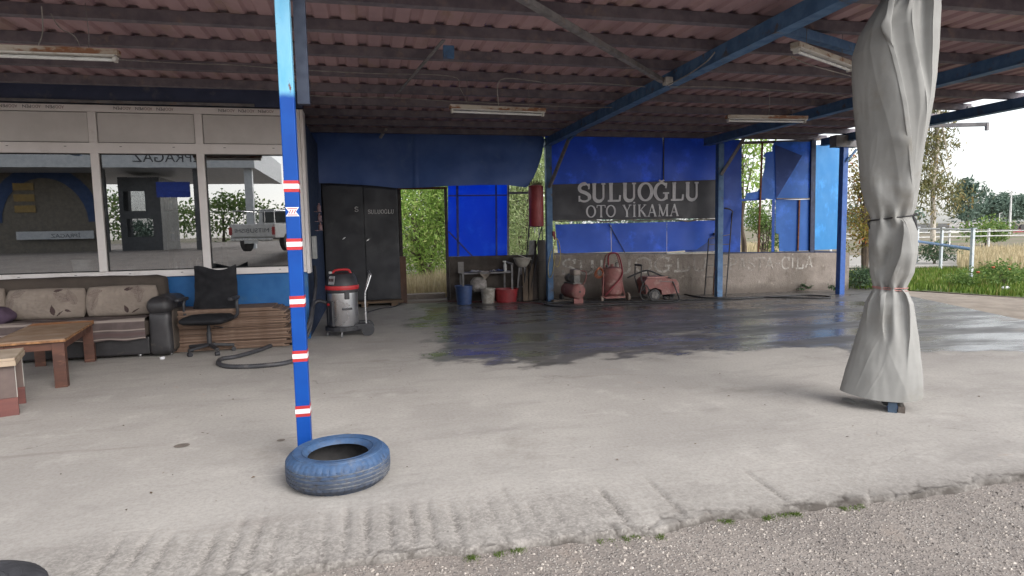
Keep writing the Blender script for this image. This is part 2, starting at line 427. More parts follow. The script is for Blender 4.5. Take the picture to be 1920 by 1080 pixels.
def asphalt_mat():
    k=N('worn_asphalt')
    vo=k.n('ShaderNodeTexVoronoi'); vo.inputs['Scale'].default_value=56; k.l(k.co,vo.inputs['Vector'])
    v2=k.n('ShaderNodeTexVoronoi'); v2.inputs['Scale'].default_value=95; k.l(k.co,v2.inputs['Vector'])
    s1=k.n('ShaderNodeSeparateColor'); k.l(vo.outputs['Color'],s1.inputs[0]); s2=k.n('ShaderNodeSeparateColor'); k.l(v2.outputs['Color'],s2.inputs[0])
    base=k.mix(k.ramp(k.noise(1.5,6,.6),.35,.68),S(152,143,136),S(134,126,120))
    c=k.mix(k.ramp(k.noise(30,6,.7),.35,.7,0,.6),base,S(104,97,93))
    st=k.mix(k.ramp(s1.outputs[1],.2,.8),S(182,175,168),S(138,132,128))
    st=k.mix(k.ramp(s1.outputs[2],.93,.98),st,S(236,228,218))
    m1=k.math('MULTIPLY',k.ramp(vo.outputs['Distance'],.25,.42,1,0),k.ramp(s1.outputs[0],.14,.26))
    c=k.mix(k.math('MULTIPLY',k.math('MULTIPLY',k.ramp(v2.outputs['Distance'],.2,.4,1,0),k.ramp(s2.outputs[0],.45,.6)),.6),c,S(184,174,165))
    c=k.mix(k.math('MULTIPLY',m1,k.ramp(k.noise(2.2,6,.6,k.map(loc=(3,1,0))),.36,.5,.35,1)),c,st)
    c=k.mix(k.ramp(k.noise(1.1,7,.65,k.map(loc=(8,2,0))),.57,.68,0,.65),c,S(150,137,127))
    c=k.mix(k.ramp(k.noise(2.0,7,.65,k.map(loc=(1,6,0))),.66,.72,0,.8),c,S(66,63,63))
    k.set(Base_Color=c,Roughness=k.ramp(k.noise(2.2,5),.35,.65,.55,.85))
    h=k.math('ADD',k.math('MULTIPLY',m1,1.0),k.math('MULTIPLY',k.noise(70,4),.5))
    k.bump(h,.9,.012); return k.m
ASPH=asphalt_mat()
mb=MB()
def asz(u,v):
    y=-60+63.25*v; x=-45+100*u
    z=-.058
    if y<-1.5: z+=.95*min(1,(-1.5-y)/8)**1.0
    return (x,y,z)
mb.grid(asz,21,64)
structure(mb.build('asphalt_road',ASPH,smooth=30),'coarse worn asphalt in front of the concrete apron')

def gravel():
    mb=MB(); rng=np.random.RandomState(3)
    n=8500
    for i in range(n):
        x=rng.uniform(-.9,4.6); y=rng.uniform(1.55,3.0)
        if y>edge_y(x)-.01: continue
        r=.003+.0075*rng.rand()**2.4
        a=rng.rand()*6.28; ca,sa=math.cos(a),math.sin(a); sx,sy=rng.uniform(.7,1.5),rng.uniform(.6,1)
        pts=[(-1,-.6,-.3),(.9,-.8,-.3),(1,.7,-.3),(-.8,.9,-.3),(-.5,-.4,.7),(.5,-.3,.6),(.4,.5,.75),(-.4,.4,.6)]
        vs=[]
        for px,py,pz in pts:
            px*=sx*rng.uniform(.8,1.2);py*=sy*rng.uniform(.8,1.2)
            vs.append((x+(px*ca-py*sa)*r,y+(px*sa+py*ca)*r,-.057+pz*r*.8))
        mb.add(vs,[[4,5,6,7],[0,1,5,4],[1,2,6,5],[2,3,7,6],[3,0,4,7]])
    k=N('stone_chips'); g=k.n('ShaderNodeNewGeometry'); rp=k.n('ShaderNodeValToRGB'); e=rp.color_ramp.elements; e[0].color=S(104,98,95); e[1].color=S(172,162,153); x=e.new(.9); x.color=S(176,167,158); e[-1].color=S(200,191,182)
    k.l(g.outputs['Random Per Island'],rp.inputs[0]); k.set(Base_Color=rp.outputs[0],Roughness=.8)
    o=mb.build('gravel',k.m); o['kind']='stuff'; o['label']='loose stone chips on the worn asphalt'
gravel()

# land around
GROUND=pm('dry_soil',S(128,116,98),S(104,98,80),scale=1.2,rough=.95,bump=.5,bscale=12,dirt=S(96,104,66),dscale=.15,dlo=.5,dhi=.62)
mb=MB()
def gz(u,v):
    x=-900+1800*u; y=-700+1700*v
    return (x,y,-.12)
mb.grid(gz,19,18)
structure(mb.build('ground',GROUND,smooth=30),'dry ground reaching to the horizon')
DIRT=pm('packed_dirt',S(152,140,127),S(130,119,108),scale=2.5,rough=.95,bump=.6,bscale=40,dirt=S(176,162,146),dscale=5)
def sheet(name,pts,z,mat,lab,th=.05):
    mb=MB(); mb.prism([Vector((p[0],p[1],z)) for p in pts],(0,0,-th)); return structure(mb.build(name,mat),lab)
P2=lambda x,y:(gr(x,y).x,gr(x,y).y)
sheet('dirt_path',[(slab_edge_x(4)+.003,4),(16,4),P2(2100,570),P2(1919,551),P2(1740,541),P2(1640,541),(11.6,12.9),(slab_edge_x(12.9)+.003,12.9),(slab_edge_x(7)+.003,7)],-.008,DIRT,'strip of bare brown dirt beside the concrete slab')
PALE=pm('pale_road',S(168,164,158),S(150,146,140),scale=.6,rough=.9)
sheet('road',[P2(1370,500),P2(1800,497),P2(1800,476),P2(1370,480)],-.03,PALE,'pale road behind the wash bay')
GRASSG=pm('turf',S(92,112,50),S(74,92,40),scale=3,rough=.95,bump=.5,bscale=30,dirt=S(128,118,78),dscale=1.2)
GP=[P2(1580,541),P2(1740,545),P2(1919,557),P2(2120,578),P2(2120,512),P2(1919,506),P2(1740,505),P2(1580,512)]
sheet('verge',GP,-.004,GRASSG,'green verge behind the dirt strip')
def inpoly(x,y,P):
    c=False; j=len(P)-1
    for i in range(len(P)):
        if (P[i][1]>y)!=(P[j][1]>y) and x<(P[j][0]-P[i][0])*(y-P[i][1])/(P[j][1]-P[i][1])+P[i][0]: c=not c
        j=i
    return c
def blades(name,poly,n,h0,h1,wd,mat,lab,cat,seed=1,lean=.35,dens=None):
    rng=np.random.RandomState(seed); xs=[p[0] for p in poly]; ys=[p[1] for p in poly]
    vs=[];fs=[]; k=0
    while k<n:
        x=rng.uniform(min(xs),max(xs)); y=rng.uniform(min(ys),max(ys))
        if not inpoly(x,y,poly): 
            k+=.15; continue
        d=mnoise.noise(Vector((x*.9,y*.9,seed)))*.5+.5
        k+=1
        if dens and d<dens: continue
        hh=(h0+(h1-h0)*rng.rand())*(.6+.8*d); a=rng.rand()*6.28; l=hh*lean*rng.rand(); b=rng.rand()*6.28
        dx,dy=math.cos(a)*wd/2,math.sin(a)*wd/2; o=len(vs)
        vs+=[(x-dx,y-dy,-.01),(x+dx,y+dy,-.01),(x+dx*.7+l*.4*math.cos(b),y+dy*.7+l*.4*math.sin(b),hh*.55),(x-dx*.7+l*.4*math.cos(b),y-dy*.7+l*.4*math.sin(b),hh*.55),(x+l*math.cos(b),y+l*math.sin(b),hh)]
        fs+=[[o,o+1,o+2,o+3],[o+3,o+2,o+4]]
    m=MB(); m.v=[Vector(v) for v in vs]; m.f=fs; m.mi=[0]*len(fs)
    o=m.build(name,mat); o['kind']='stuff'; o['label']=lab; o['category']=cat; return o
GRASS=leafmat('grass_blades',S(78,104,38),S(118,140,60),S(150,142,88))
REED=leafmat('dry_reed',S(178,162,128),S(206,192,158),S(166,154,120))
blades('grass',GP,15000,.05,.16,.03,GRASS,'short green grass on the verge beside the dirt strip','grass',2,dens=.28)
blades('dry_reeds',[P2(1795,508),P2(1919,512),P2(2120,515),P2(2120,476),P2(1919,474),P2(1795,476)],7000,.25,.55,.045,REED,'tall straw coloured dry reeds behind the pipe railing','dry reeds',5,.3)
blades('dry_grass',[(.3,14.6),(2.6,14.6),(3.2,17.5),(-.3,17.5)],3000,.2,.55,.03,REED,'straw coloured dry grass outside the back doorway','dry grass',6)
blades('weeds',[P2(1375,478),P2(1470,478),P2(1475,462),P2(1375,462)],1500,.2,.5,.05,REED,'dry weeds behind the torn blue sheet','weeds',7)
MOSS=leafmat('moss_blades',S(78,100,44),S(108,126,60))
def moss():
    mb=MB(); rng=np.random.RandomState(9)
    spots=[]
    for x0,x1 in ((.36,.50),(.56,.72),(1.10,1.32),(1.36,1.44),(1.80,1.90),(2.05,2.3),(2.55,2.7)):
        for i in range(int((x1-x0)*3600)): spots.append((rng.uniform(x0,x1)))
    for x in spots:
        if mnoise.noise(Vector((x*17,3,3)))+.6*mnoise.noise(Vector((x*61,8,3)))<rng.uniform(-.2,.45): continue
        y=edge_y(x)+.012*mnoise.noise(Vector((x*20,1,1)))-.004+rng.normal(.004,.017); hh=rng.uniform(.002,.009); a=rng.rand()*6.28; dx,dy=.003*math.cos(a),.003*math.sin(a)
        l=.012*rng.randn(); dx*=1.4; dy*=1.4; mb.add([(x-dx,y-dy,-.07),(x+dx,y+dy,-.07),(x+l,y+.01*rng.randn(),-.052+hh)],[[0,1,2]])
    o=mb.build('moss',MOSS); o['kind']='stuff'; o['label']='green moss in the crack between concrete and asphalt'; o['category']='moss'
moss()

# ================================================================ TREES AND SHRUBS
BARK=pm('bark',S(92,80,68),S(70,60,52),scale=8,rough=.95,bump=.6,bscale=20,stretch=(3,3,.5))
PALEBARK=pm('pale_bark',S(190,182,170),S(150,140,128),scale=5,rough=.9,bump=.3)
LM={'willow':leafmat('willow_leaves',S(118,150,66),S(164,190,104),S(190,196,126),.45),
    'reedy':leafmat('grey_green_leaves',S(138,156,104),S(176,190,138),S(200,200,156),.4),
    'olive':leafmat('olive_leaves',S(88,92,58),S(128,126,84),S(150,128,84),.3),
    'green':leafmat('green_leaves',S(84,112,58),S(120,146,80),S(150,160,92),.4),
    'dark':leafmat('dark_leaves',S(52,74,50),S(78,100,70),None,.25),
    'rust':leafmat('rusty_leaves',S(112,110,56),S(150,136,70),S(170,96,54),.35),
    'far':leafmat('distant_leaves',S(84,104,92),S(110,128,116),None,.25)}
def foliage(clumps,n,ln,wd,seed,droop=0.0,sub=None,spread=.22):
    rng=np.random.RandomState(seed); V=[]; tot=sum(c[2] for c in clumps)
    for c,rad,wt in clumps:
        m=int(n*wt/tot); ns=max(6,m//28 if sub is None else sub)
        d=rng.normal(size=(ns,3)); d/=np.linalg.norm(d,axis=1)[:,None]
        rr=(.35+.65*rng.rand(ns,1)**.5); cc=np.array(c)+d*rr*np.array(rad)
        k=rng.randint(0,ns,m); p=cc[k]+rng.normal(size=(m,3))*np.array(rad)*spread
        a=rng.normal(size=(m,3)); a[:,2]-=droop; a/=np.linalg.norm(a,axis=1)[:,None]
        b=rng.normal(size=(m,3)); s=np.cross(a,b); s/=np.linalg.norm(s,axis=1)[:,None]+1e-9
        L=(ln*(.6+.8*rng.rand(m,1))); W=wd*(.7+.6*rng.rand(m,1))
        q=np.stack([p-a*L/2,p+s*W/2,p+a*L/2,p-s*W/2],1); V.append(q.reshape(-1,3))
    V=np.concatenate(V); keep=V.reshape(-1,4,3)[:,:,2].min(1)>.02; V=V.reshape(-1,4,3)[keep].reshape(-1,3)
    mb=MB(); mb.v=[Vector(v) for v in V]; mb.f=[[4*i,4*i+1,4*i+2,4*i+3] for i in range(len(V)//4)]; mb.mi=[0]*len(mb.f); return mb
def plant(name,label,cat,base,clumps,n,ln,wd,leaf,seed,trunk=.08,bark=None,group=None,droop=0,multi=1,th=None,twigs=10,spread=.22):
    """trunk and limbs reach into the clumps of the crown; clump coords relative to base"""
    rng=random.Random(seed); base=Vector(base)
    t=thing(name,label,cat,base,group)
    cl=[(tuple(base+Vector(c)),r,w) for c,r,w in clumps]
    foliage(cl,n,ln,wd,seed,droop,None,spread).build('crown',LM[leaf],t)
    mb=MB()
    top=max(c[2] for c,r,w in clumps)
    th=th or top*.75
    stems=[]
    for i in range(multi):
        dx=0 if multi==1 else rng.uniform(-.5,.5)*max(r[0] for c,r,w in clumps)*.7
        p=[base+Vector((dx*.15+rng.uniform(-.03,.03),0,-.1))]
        for j in range(1,6):
            q=j/5; p.append(base+Vector((dx*q+rng.uniform(-.06,.06)*th*.3,rng.uniform(-.05,.05)*th*.3,th*q)))
        stems.append(p); mb.tube(p,[trunk*(1-.75*j/20) for j in range(21)],7,smooth=4)
    for c,r,w in cl:
        for j in range(max(2,int(twigs*w/ sum(x[2] for x in cl)))):
            p=rng.choice(stems); s=p[rng.randint(2,5)]
            e=Vector(c)+Vector((rng.uniform(-.7,.7)*r[0],rng.uniform(-.7,.7)*r[1],rng.uniform(-.5,.8)*r[2]))
            m=s.lerp(e,.5)+Vector((0,0,.08*(e-s).length))
            mb.tube([s,m,e],[trunk*.38,trunk*.32,trunk*.28,trunk*.22,trunk*.18,trunk*.12,trunk*.08,trunk*.05,trunk*.03],5,smooth=4)
    mb.build('trunk',bark or BARK,t,smooth=60)
    return t
def px2(x,y,Y): p=at(x,y,Y); return (p.x,p.y,0)
# outside the back doorway and the opening beside it
plant('willow_shrub','bright green willow shrub filling the back doorway','shrub',px2(800,540,17.6),[((-.7,0,1.3),(1.1,.7,1.3),3),((.6,.2,1.3),(.9,.7,1.2),3),((0,.4,2.8),(1.3,.7,.9),2.5),((.9,0,2.6),(.7,.6,.9),1.5),((-1.7,.3,1.8),(.9,.6,1.4),1.5)],15000,.17,.036,'willow',11,.035,droop=.5,multi=7,twigs=40)
plant('willow_shrub','grey green shrub with fine leaves beside the red water tank','shrub',px2(985,540,18.2),[((0,0,1.5),(1.0,.7,1.4),3),((-.2,.2,3.2),(.9,.6,1.1),2.5),((.5,0,3.9),(.6,.5,1.0),1.5),((-.9,.1,2.2),(.8,.6,1.3),2)],15000,.16,.028,'reedy',12,.03,droop=.7,multi=6,twigs=34)
plant('shrub','bushy green shrub behind the pale blue translucent panel','shrub',px2(890,540,23),[((0,0,1.2),(1.6,.8,1.1),3),((.3,.2,1.9),(.9,.6,.7),2)],3200,.16,.04,'green',13,.04,multi=4)
plant('hedge_bush','broad dense bush further back behind the doorway shrub','bush',px2(790,520,25),[((0,0,1.8),(2.6,1.2,1.8),3),((.4,0,4.0),(2.2,1.2,1.5),2.5)],9000,.22,.07,'green',51,.07,multi=6,twigs=20)
plant('hedge_bush','broad grey green bush further back right of the doorway','bush',px2(985,520,26),[((.3,0,2.0),(1.9,1.2,2.0),3),((.2,0,5.0),(1.6,1.2,1.9),2.5)],9000,.22,.06,'reedy',52,.07,multi=6,twigs=20)
# seen through the torn sheet
plant('roadside_tree','tall light green tree with sparse leaves seen through the torn blue sheet','tree',px2(1396,470,19.5),[((.1,0,3.0),(.8,.6,.9),2),((.3,0,4.4),(.7,.6,.9),2),((-.5,.3,3.9),(.8,.6,1.1),1.5),((.1,.2,5.5),(.6,.5,.7),1)],1500,.2,.07,'willow',14,.07,droop=.4,multi=2,twigs=20)
plant('shrub','dark green shrub with bare branches behind the torn blue sheet','shrub',px2(1432,470,21),[((.1,0,1.9),(.8,.6,.7),2),((.6,.3,1.3),(.7,.6,.7),2),((-.6,0,1.9),(.5,.5,.5),.8)],2600,.14,.05,'green',15,.04,multi=4,twigs=26)
# right of the slab
plant('leaning_tree','bushy tree with rusty autumn leaves between blue post and hanging tarpaulin','tree',px2(1622,520,17.5),[((-.1,0,1.3),(.6,.5,.8),2),((.2,.3,2.3),(.8,.6,.8),2.4),((.0,0,3.4),(.7,.6,.9),1.6),((.7,.2,1.3),(.6,.5,.9),1.5)],4200,.14,.045,'rust',16,.09,multi=3,twigs=36,th=3.2)
plant('eucalyptus_tree','tall slender tree with drooping olive leaves and pale trunk right of the tarpaulin','tree',px2(1747,500,24),[((.1,0,2.6),(1.5,1.0,.9),3.2),((-.2,.2,3.6),(1.0,.8,.8),2.6),((.3,0,4.8),(.7,.6,.6),1.0),((-.1,0,5.6),(.8,.7,.5),.9),((.9,.1,5.2),(.4,.4,.4),.4),((.0,.1,6.7),(.6,.5,.5),.8),((-.9,0,5.0),(.7,.6,1.0),1.4),((.3,0,7.6),(.7,.6,.5),.8),((-.5,0,8.4),(.9,.7,.6),.8)],3600,.26,.06,'olive',17,.13,PALEBARK,droop=1.0,twigs=40,th=8.3,spread=.26)
plant('shrub','low dark shrub in the grass below the slender pale trunked tree','shrub',px2(1752,500,19.5),[((0,0,.42),(.75,.5,.35),1)],800,.12,.05,'dark',18,.03,multi=5)
plant('shrub','dark low shrub growing at the free end of the concrete wall','shrub',px2(1612,545,12.6),[((.05,0,.25),(.40,.4,.26),1),((.45,.3,.2),(.4,.4,.22),.7)],1500,.07,.03,'dark',19,.015,multi=6)
plant('flower_bush','small rose bush with orange flowers in the grass at the right edge','bush',px2(1880,540,11.6),[((-.1,0,.35),(.42,.4,.3),1.4),((.5,.2,.25),(.4,.35,.22),1),((-.7,.3,.22),(.4,.3,.18),.8)],1900,.07,.035,'green',20,.012,multi=7)
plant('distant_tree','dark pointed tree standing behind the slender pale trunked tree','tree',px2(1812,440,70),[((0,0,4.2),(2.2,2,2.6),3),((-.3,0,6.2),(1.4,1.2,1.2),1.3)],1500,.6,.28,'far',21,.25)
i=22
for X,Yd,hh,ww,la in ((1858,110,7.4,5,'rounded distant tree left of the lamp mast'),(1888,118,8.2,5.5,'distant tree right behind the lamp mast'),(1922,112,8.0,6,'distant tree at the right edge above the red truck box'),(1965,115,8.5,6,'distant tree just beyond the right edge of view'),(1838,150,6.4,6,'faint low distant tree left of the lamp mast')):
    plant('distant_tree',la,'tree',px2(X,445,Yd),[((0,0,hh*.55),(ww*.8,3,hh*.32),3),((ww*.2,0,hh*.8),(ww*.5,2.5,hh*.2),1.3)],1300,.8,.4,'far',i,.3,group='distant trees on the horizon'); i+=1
plant('shrub','green bush beside the white pipe railing in front of the far buildings','shrub',px2(1850,465,34),[((0,0,1.0),(1.7,1.0,.8),2),((1.2,.3,.8),(1.2,.8,.6),1)],1500,.25,.11,'green',30,.05,multi=5)
# far tree belt
def belt():
    rng=random.Random(4); cl=[]
    for i in range(150):
        a=R(rng.uniform(-75,75)); d=rng.uniform(190,260); h=rng.uniform(5,9)
        cl.append(((d*math.sin(a),d*math.cos(a),h*.45),(rng.uniform(4,8),4,h*.5),1))
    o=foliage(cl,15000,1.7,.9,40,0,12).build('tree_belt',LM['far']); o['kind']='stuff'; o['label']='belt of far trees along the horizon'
belt()
# ================================================================ CANOPY
BLUEP=pm('blue_paint',S(42,88,160),S(34,76,146),scale=7,rough=.45,dirt=S(96,112,128),dscale=5,dlo=.62,dhi=.8,bump=.1)
STEELB=pm('dusty_blue_steel',S(84,118,156),S(68,100,138),scale=5,rough=.6,dirt=S(92,84,80),dscale=7,dlo=.55,dhi=.72)
STEELG=pm('dusty_grey_steel',S(122,119,120),S(98,96,98),scale=6,rough=.6,dirt=S(130,108,92),dscale=9)
PURL=pm('purlin_steel',S(118,110,116),S(98,92,100),scale=5,rough=.7,dirt=S(134,118,112),dscale=6)
ROOFM=pm('dusty_maroon_sheet',S(174,144,147),S(152,126,131),scale=1.6,rough=.6,dirt=S(150,126,112),dscale=2.2,dlo=.52,dhi=.72,stretch=(1,.35,1))
RUST=pm('rust',S(128,82,54),S(92,60,44),scale=14,rough=.9)
can=thing('canopy','open sided wash bay roof of maroon corrugated sheets on blue steel posts','canopy',(3.8,8.5,0))
ZR=3.60
def back_edge(x): return 13.62 if x<3.8 else 13.62-.112*(x-3.8)
def roof():
    # trapezoid ribs running front to back
    mb=MB(); pitch=.25; x=-9.4; prof=[]
    while x<10.32:
        prof+=[(x,0),(x+.125,0),(x+.15,.03),(x+.225,.03)]; x+=pitch
    rows=[]
    rng=random.Random(5)
    ys0=3.78
    def row(f,dz): return [(px,f(px),ZR+pz+dz) for px,pz in prof]
    for dz in (0,.004):
        vs=row(lambda x:ys0+.02*math.sin(x*3),dz)+row(lambda x:8.5,dz)+row(lambda x:back_edge(x)+.03*math.sin(x*5),dz); n=len(prof)
        fs=[[j*n+i,j*n+i+1,(j+1)*n+i+1,(j+1)*n+i] for j in range(2) for i in range(n-1)]
        mb.add(vs,fs if dz else [f[::-1] for f in fs])
    mb.build('roof_sheet',ROOFM,can)
roof()
for i,y in enumerate((4.05,4.85,5.65,6.45,7.3,8.2,9.1,10.0,10.9,11.8,12.7)):
    x1=[10.6,10.45,10.7,10.4,10.75,10.5,10.4,10.65,10.4,10.75,10.45][i]
    mb=MB(); mb.box((-9.4,y-.045,ZR-.105),(x1,y+.045,ZR-.003)); mb.build('purlin',PURL,can)
mb=MB(); mb.bar((-9.4,13.36,ZR-.06),(3.8,13.36,ZR-.06),.09,.09); mb.build('purlin',PURL,can)
# a purlin end reaching far out past the right hand beam
pa=at(1740,236,10.6); pb=at(1853,233,10.0)
mb=MB(); mb.bar(pa,pb,.07,.07); mb.bar(pb+Vector((-.03,0,.02)),pb+Vector((-.03,0,-.12)),.05,.05); mb.build('bracket_arm',STEELG,can)
RZ0=ZR-.108
for x,y0,y1 in ((3.84,3.9,13.3),(7.42,3.9,12.75),(10.22,3.9,12.5),(-6.0,3.9,13.3)):
    mb=MB(); mb.box((x-.06,y0,RZ0-.15),(x+.06,y1,RZ0)); 
    mb.box((x-.075,y0,RZ0-.162),(x+.075,y1,RZ0-.15)); mb.build('rafter',STEELB,can)
mb=MB(); mb.box((-9.4,4.18,RZ0+.006),(10.3,4.30,RZ0+.10)); mb.build('front_beam',STEELB,can)
# right hand beam that hangs lower with cleats
mb=MB()
for y in (5.65,7.3,9.1,10.9):
    mb=MB(); mb.box((10.30,y-.06,RZ0-.1),(10.42,y+.06,RZ0+.06)); mb.build('cleat',STEELG,can)
# diagonal braces below the sheets
def brace(a,b,w,d,mat,name='brace'):
    mb=MB(); mb.bar(a,b,w,d); mb.build(name,mat,can)
brace(gr(960,-14,3.36),gr(1243,152,3.36),.06,.05,STEELG)
brace(gr(1462,52,3.42),gr(1625,100,3.42),.09,.09,STEELB)
# posts
def post(x,y,w,mat,top=RZ0-.155,label=None,parts=None):
    mb=MB(); mb.box((x-w/2,y-w/2,-.02),(x+w/2,y+w/2,top),.006); return mb.build('post',mat,can,label=label)
POSTA=None
def polemat():
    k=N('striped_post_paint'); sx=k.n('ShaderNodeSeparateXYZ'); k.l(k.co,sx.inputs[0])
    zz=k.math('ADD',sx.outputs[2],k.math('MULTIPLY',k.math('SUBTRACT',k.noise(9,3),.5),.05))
    f=k.ramp(zz,2.44,2.50)  # upper part of the post turns light blue
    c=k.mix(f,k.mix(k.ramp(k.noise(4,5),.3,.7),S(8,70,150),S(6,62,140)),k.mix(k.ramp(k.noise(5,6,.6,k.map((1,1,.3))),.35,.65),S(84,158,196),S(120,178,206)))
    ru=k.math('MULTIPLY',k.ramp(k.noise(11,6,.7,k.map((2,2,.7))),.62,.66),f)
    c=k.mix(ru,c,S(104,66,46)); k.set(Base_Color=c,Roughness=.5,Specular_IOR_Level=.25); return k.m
pA=post(-.478,4.46,.092,polemat(),label='front post painted blue with red and white bands, light blue at the top')
REDT=pm('red_tape',S(184,44,48),S(160,40,44),rough=.5); WHT=pm('white_tape',S(226,226,228),S(208,208,212),rough=.5)
for yc in (349,458,566,669,773):
    z=at(548,yc,4.41).z; h=.0405
    for dz,hh,m,nm in ((.027,.011,REDT,'red_band'),(0,.016,WHT,'white_band'),(-.027,.011,REDT,'red_band')):
        mb=MB(); e=.0475+.0006*(nm=='white_band'); sk=random.uniform(-.003,.003)
        mb.box((-.478-e,4.46-e,z+dz-hh),(-.478+e,4.46+e,z+dz+hh)); mb.build(nm,m,pA)
zc=at(548,397,4.41).z
mb=MB(); u,h=.044,.030
mb.prism([Vector((-.478-u,4.4125,zc+h)),Vector((-.478+u,4.4125,zc+h)),Vector((-.478+u*.5,4.4125,zc)),Vector((-.478+u,4.4125,zc-h)),Vector((-.478-u,4.4125,zc-h)),Vector((-.478-u*.5,4.4125,zc))],(0,.002,0)); mb.build('sticker',WHT,pA)
mb=MB()
for a in range(-1,2): mb.bar((-.478+a*.016-.006,4.4112,zc-.012),(-.478+a*.016+.006,4.4112,zc+.012),.005,.001,up=(0,1,0))
mb.bar((-.478-.032,4.4112,zc+.021),(-.478+.032,4.4112,zc+.021),.004,.001,up=(0,1,0)); mb.bar((-.478-.032,4.4112,zc-.021),(-.478+.032,4.4112,zc-.021),.004,.001,up=(0,1,0))
mb.build('emblem',REDT,pA)
post(4.258,4.286,.07,BLUEP,label='front post hidden inside the tied grey tarpaulin')
p1=post(3.84,13.02,.13,STEELB); p2=post(7.56,12.42,.13,STEELB); p3=post(10.14,11.75,.13,BLUEP)
mb=MB(); mb.box((-.43,4.62,2.45),(-.35,4.68,RZ0)); mb.build('hanging_board',pm('board_navy',S(34,44,64),S(28,36,54),rough=.6),can)
# post braces
def B(a,b,m=STEELG,w=.06): brace(a,b,w,w,m,'strut')
B(at(1030,352,12.9),at(1066,262,12.6)); B(at(1066,262,12.6),at(1090,238,12.2),STEELB)
B(at(1352,328,12.33),at(1396,258,12.2)); B(at(1588,302,11.65),at(1606,280,11.6),STEELB,.04)
mb=MB(); mb.box(at(1568,275,11.65),at(1600,256,11.85)); mb.build('gusset_box',STEELG,can)

# ================================================================ LIGHTS AND CABLES UNDER THE ROOF
FIXB=pm('fixture_rusty',S(176,168,156),S(150,138,124),scale=6,rough=.6,dirt=S(118,76,48),dscale=9,dlo=.48,dhi=.6,stretch=(.4,1,1))
FIXW=pm('fixture_white',S(196,192,186),S(176,172,166),rough=.5,dirt=S(140,126,110),dscale=8)
TUBE=pm('dead_tube',S(206,206,204),S(192,192,190),rough=.25)
def fixture(a,b,label):
    a=Vector(a); b=Vector(b); d=(b-a); L=d.length; d.normalize()
    up=Vector((0,0,1)); sd=d.cross(up).normalized()
    M=Matrix.Translation(a)@Matrix((d,-sd,up)).transposed().to_4x4()
    t=thing('fluorescent_lamp',label,'lamp',(a+b)/2,'fluorescent lamps hanging under the roof')
    mb=MB(M); mb.box((0,-.045,.02),(L,.045,.07),.004); mb.build('housing',FIXB,t)
    mb=MB(M); mb.box((.02,-.052,.008),(L-.02,.052,.0195)); mb.build('reflector',FIXW,t)
    mb=MB(M); mb.tube([(.04,0,-.012),(L-.04,0,-.012)],.014,10); mb.build('tube',TUBE,t,smooth=50)
    for x in (.02,L-.045):
        mb=MB(M); mb.box((x,-.028,-.03),(x+.025,.028,.0075)); mb.build('end_cap',FIXW,t)
    for x in (.18*L,.82*L):
        mb=MB(M); mb.tube([(x,0,.069),(x+.01,0,.2),(x,0,.44)],.003,5); mb.build('hanger',STEELG,t)
g=lambda x,y,z=3.05: gr(x,y,z)
b=g(224,110); fixture(b-Vector((1.25,-.01,0)),b,'rusty fluorescent lamp hanging in front of the office, cut by the left edge')
fixture(g(843,207),g(1022,214),'rusty fluorescent lamp in the middle, hanging over the dark blue tarpaulin')
fixture(g(1362,225),g(1512,227),'fluorescent lamp hanging in front of the blue sheets right of the black sign')
a=gr(1490,93,3.2); b=gr(1595,130,3.2); fixture(a,a+(b-a).normalized()*1.25,'pale fluorescent lamp partly hidden behind the grey tarpaulin')
CAB=pm('cable_grey',S(150,146,142),S(120,116,112),rough=.6); CABD=pm('cable_dark',S(44,42,44),S(34,32,34),rough=.55)
def cable(pts,lab,r=.006,mat=CAB,z=3.42,name='electric_cable'):
    mb=MB(); P=[gr(p[0],p[1],p[2] if len(p)>2 else z) for p in pts]; mb.tube(P,r,5,smooth=5)
    tag(mb.build(name,mat,smooth=60,loc=P[0]),lab,'cable','cables strung below the roof')
cable([(222,112,3.1),(330,118),(440,122),(520,128),(600,133),(700,138),(845,143),(862,165),(880,200,3.13)],'thin cable running from the left lamp to the middle lamp',.005)
cable([(570,178),(640,182),(735,183),(850,190),(1000,197),(1110,202),(1170,200)],'lower of the two thin cables crossing behind the middle lamp')
cable([(935,198,3.13),(938,150),(1000,152),(1040,158),(1100,155),(1210,163)],'thin cable rising from the middle lamp towards the blue rafter')
cable([(1251,160,3.3),(1290,140,3.3),(1325,115,3.3),(1340,98,3.3)],'pale loose cable end looped along the blue rafter',.007)
cable([(1256,163,3.3),(1340,163),(1440,168),(1530,174),(1610,183)],'thin cable running right from the blue rafter behind the tarpaulin')
cable([(1442,168),(1443,190,3.3),(1441,219,3.13)],'short cable dropping to the lamp right of the sign',.005)
cable([(1484,107,3.22),(1520,122,3.25),(1600,144,3.3)],'sagging cable below the pale lamp beside the tarpaulin')
cable([(70,88,3.13),(80,60,3.25),(78,12,3.4)],'thin wire rising from the left lamp to the roof',.005)
cable([(95,25,3.4),(112,52,3.3),(140,68,3.2),(152,95,3.13)],'thin curled wire above the right end of the left lamp',.004)
for x0,y0,x1,y1 in ((840,62,812,95),(798,113,775,145),(770,143,735,180)):
    pass
mb=MB(); mb.bar(gr(832,75,3.40),gr(745,175,3.40),.035,.012); tag(mb.build('batten',STEELG,loc=gr(832,75,3.4)),'thin grey batten hanging diagonally under the roof left of the middle lamp','batten')
mb=MB(); mb.bar(at(713,258,12.95),at(724,242,12.6),.05,.03); tag(mb.build('batten',FIXW,loc=at(713,258,12.95)),'short pale stub of batten in front of the dark blue tarpaulin','batten')
JB=MB(); JB.box(gr(830,88,3.45),gr(852,108,3.33)); tag(JB.build('junction_box',STEELB,loc=gr(840,95,3.4)),'small dark blue box fixed under the roof sheets','junction box')
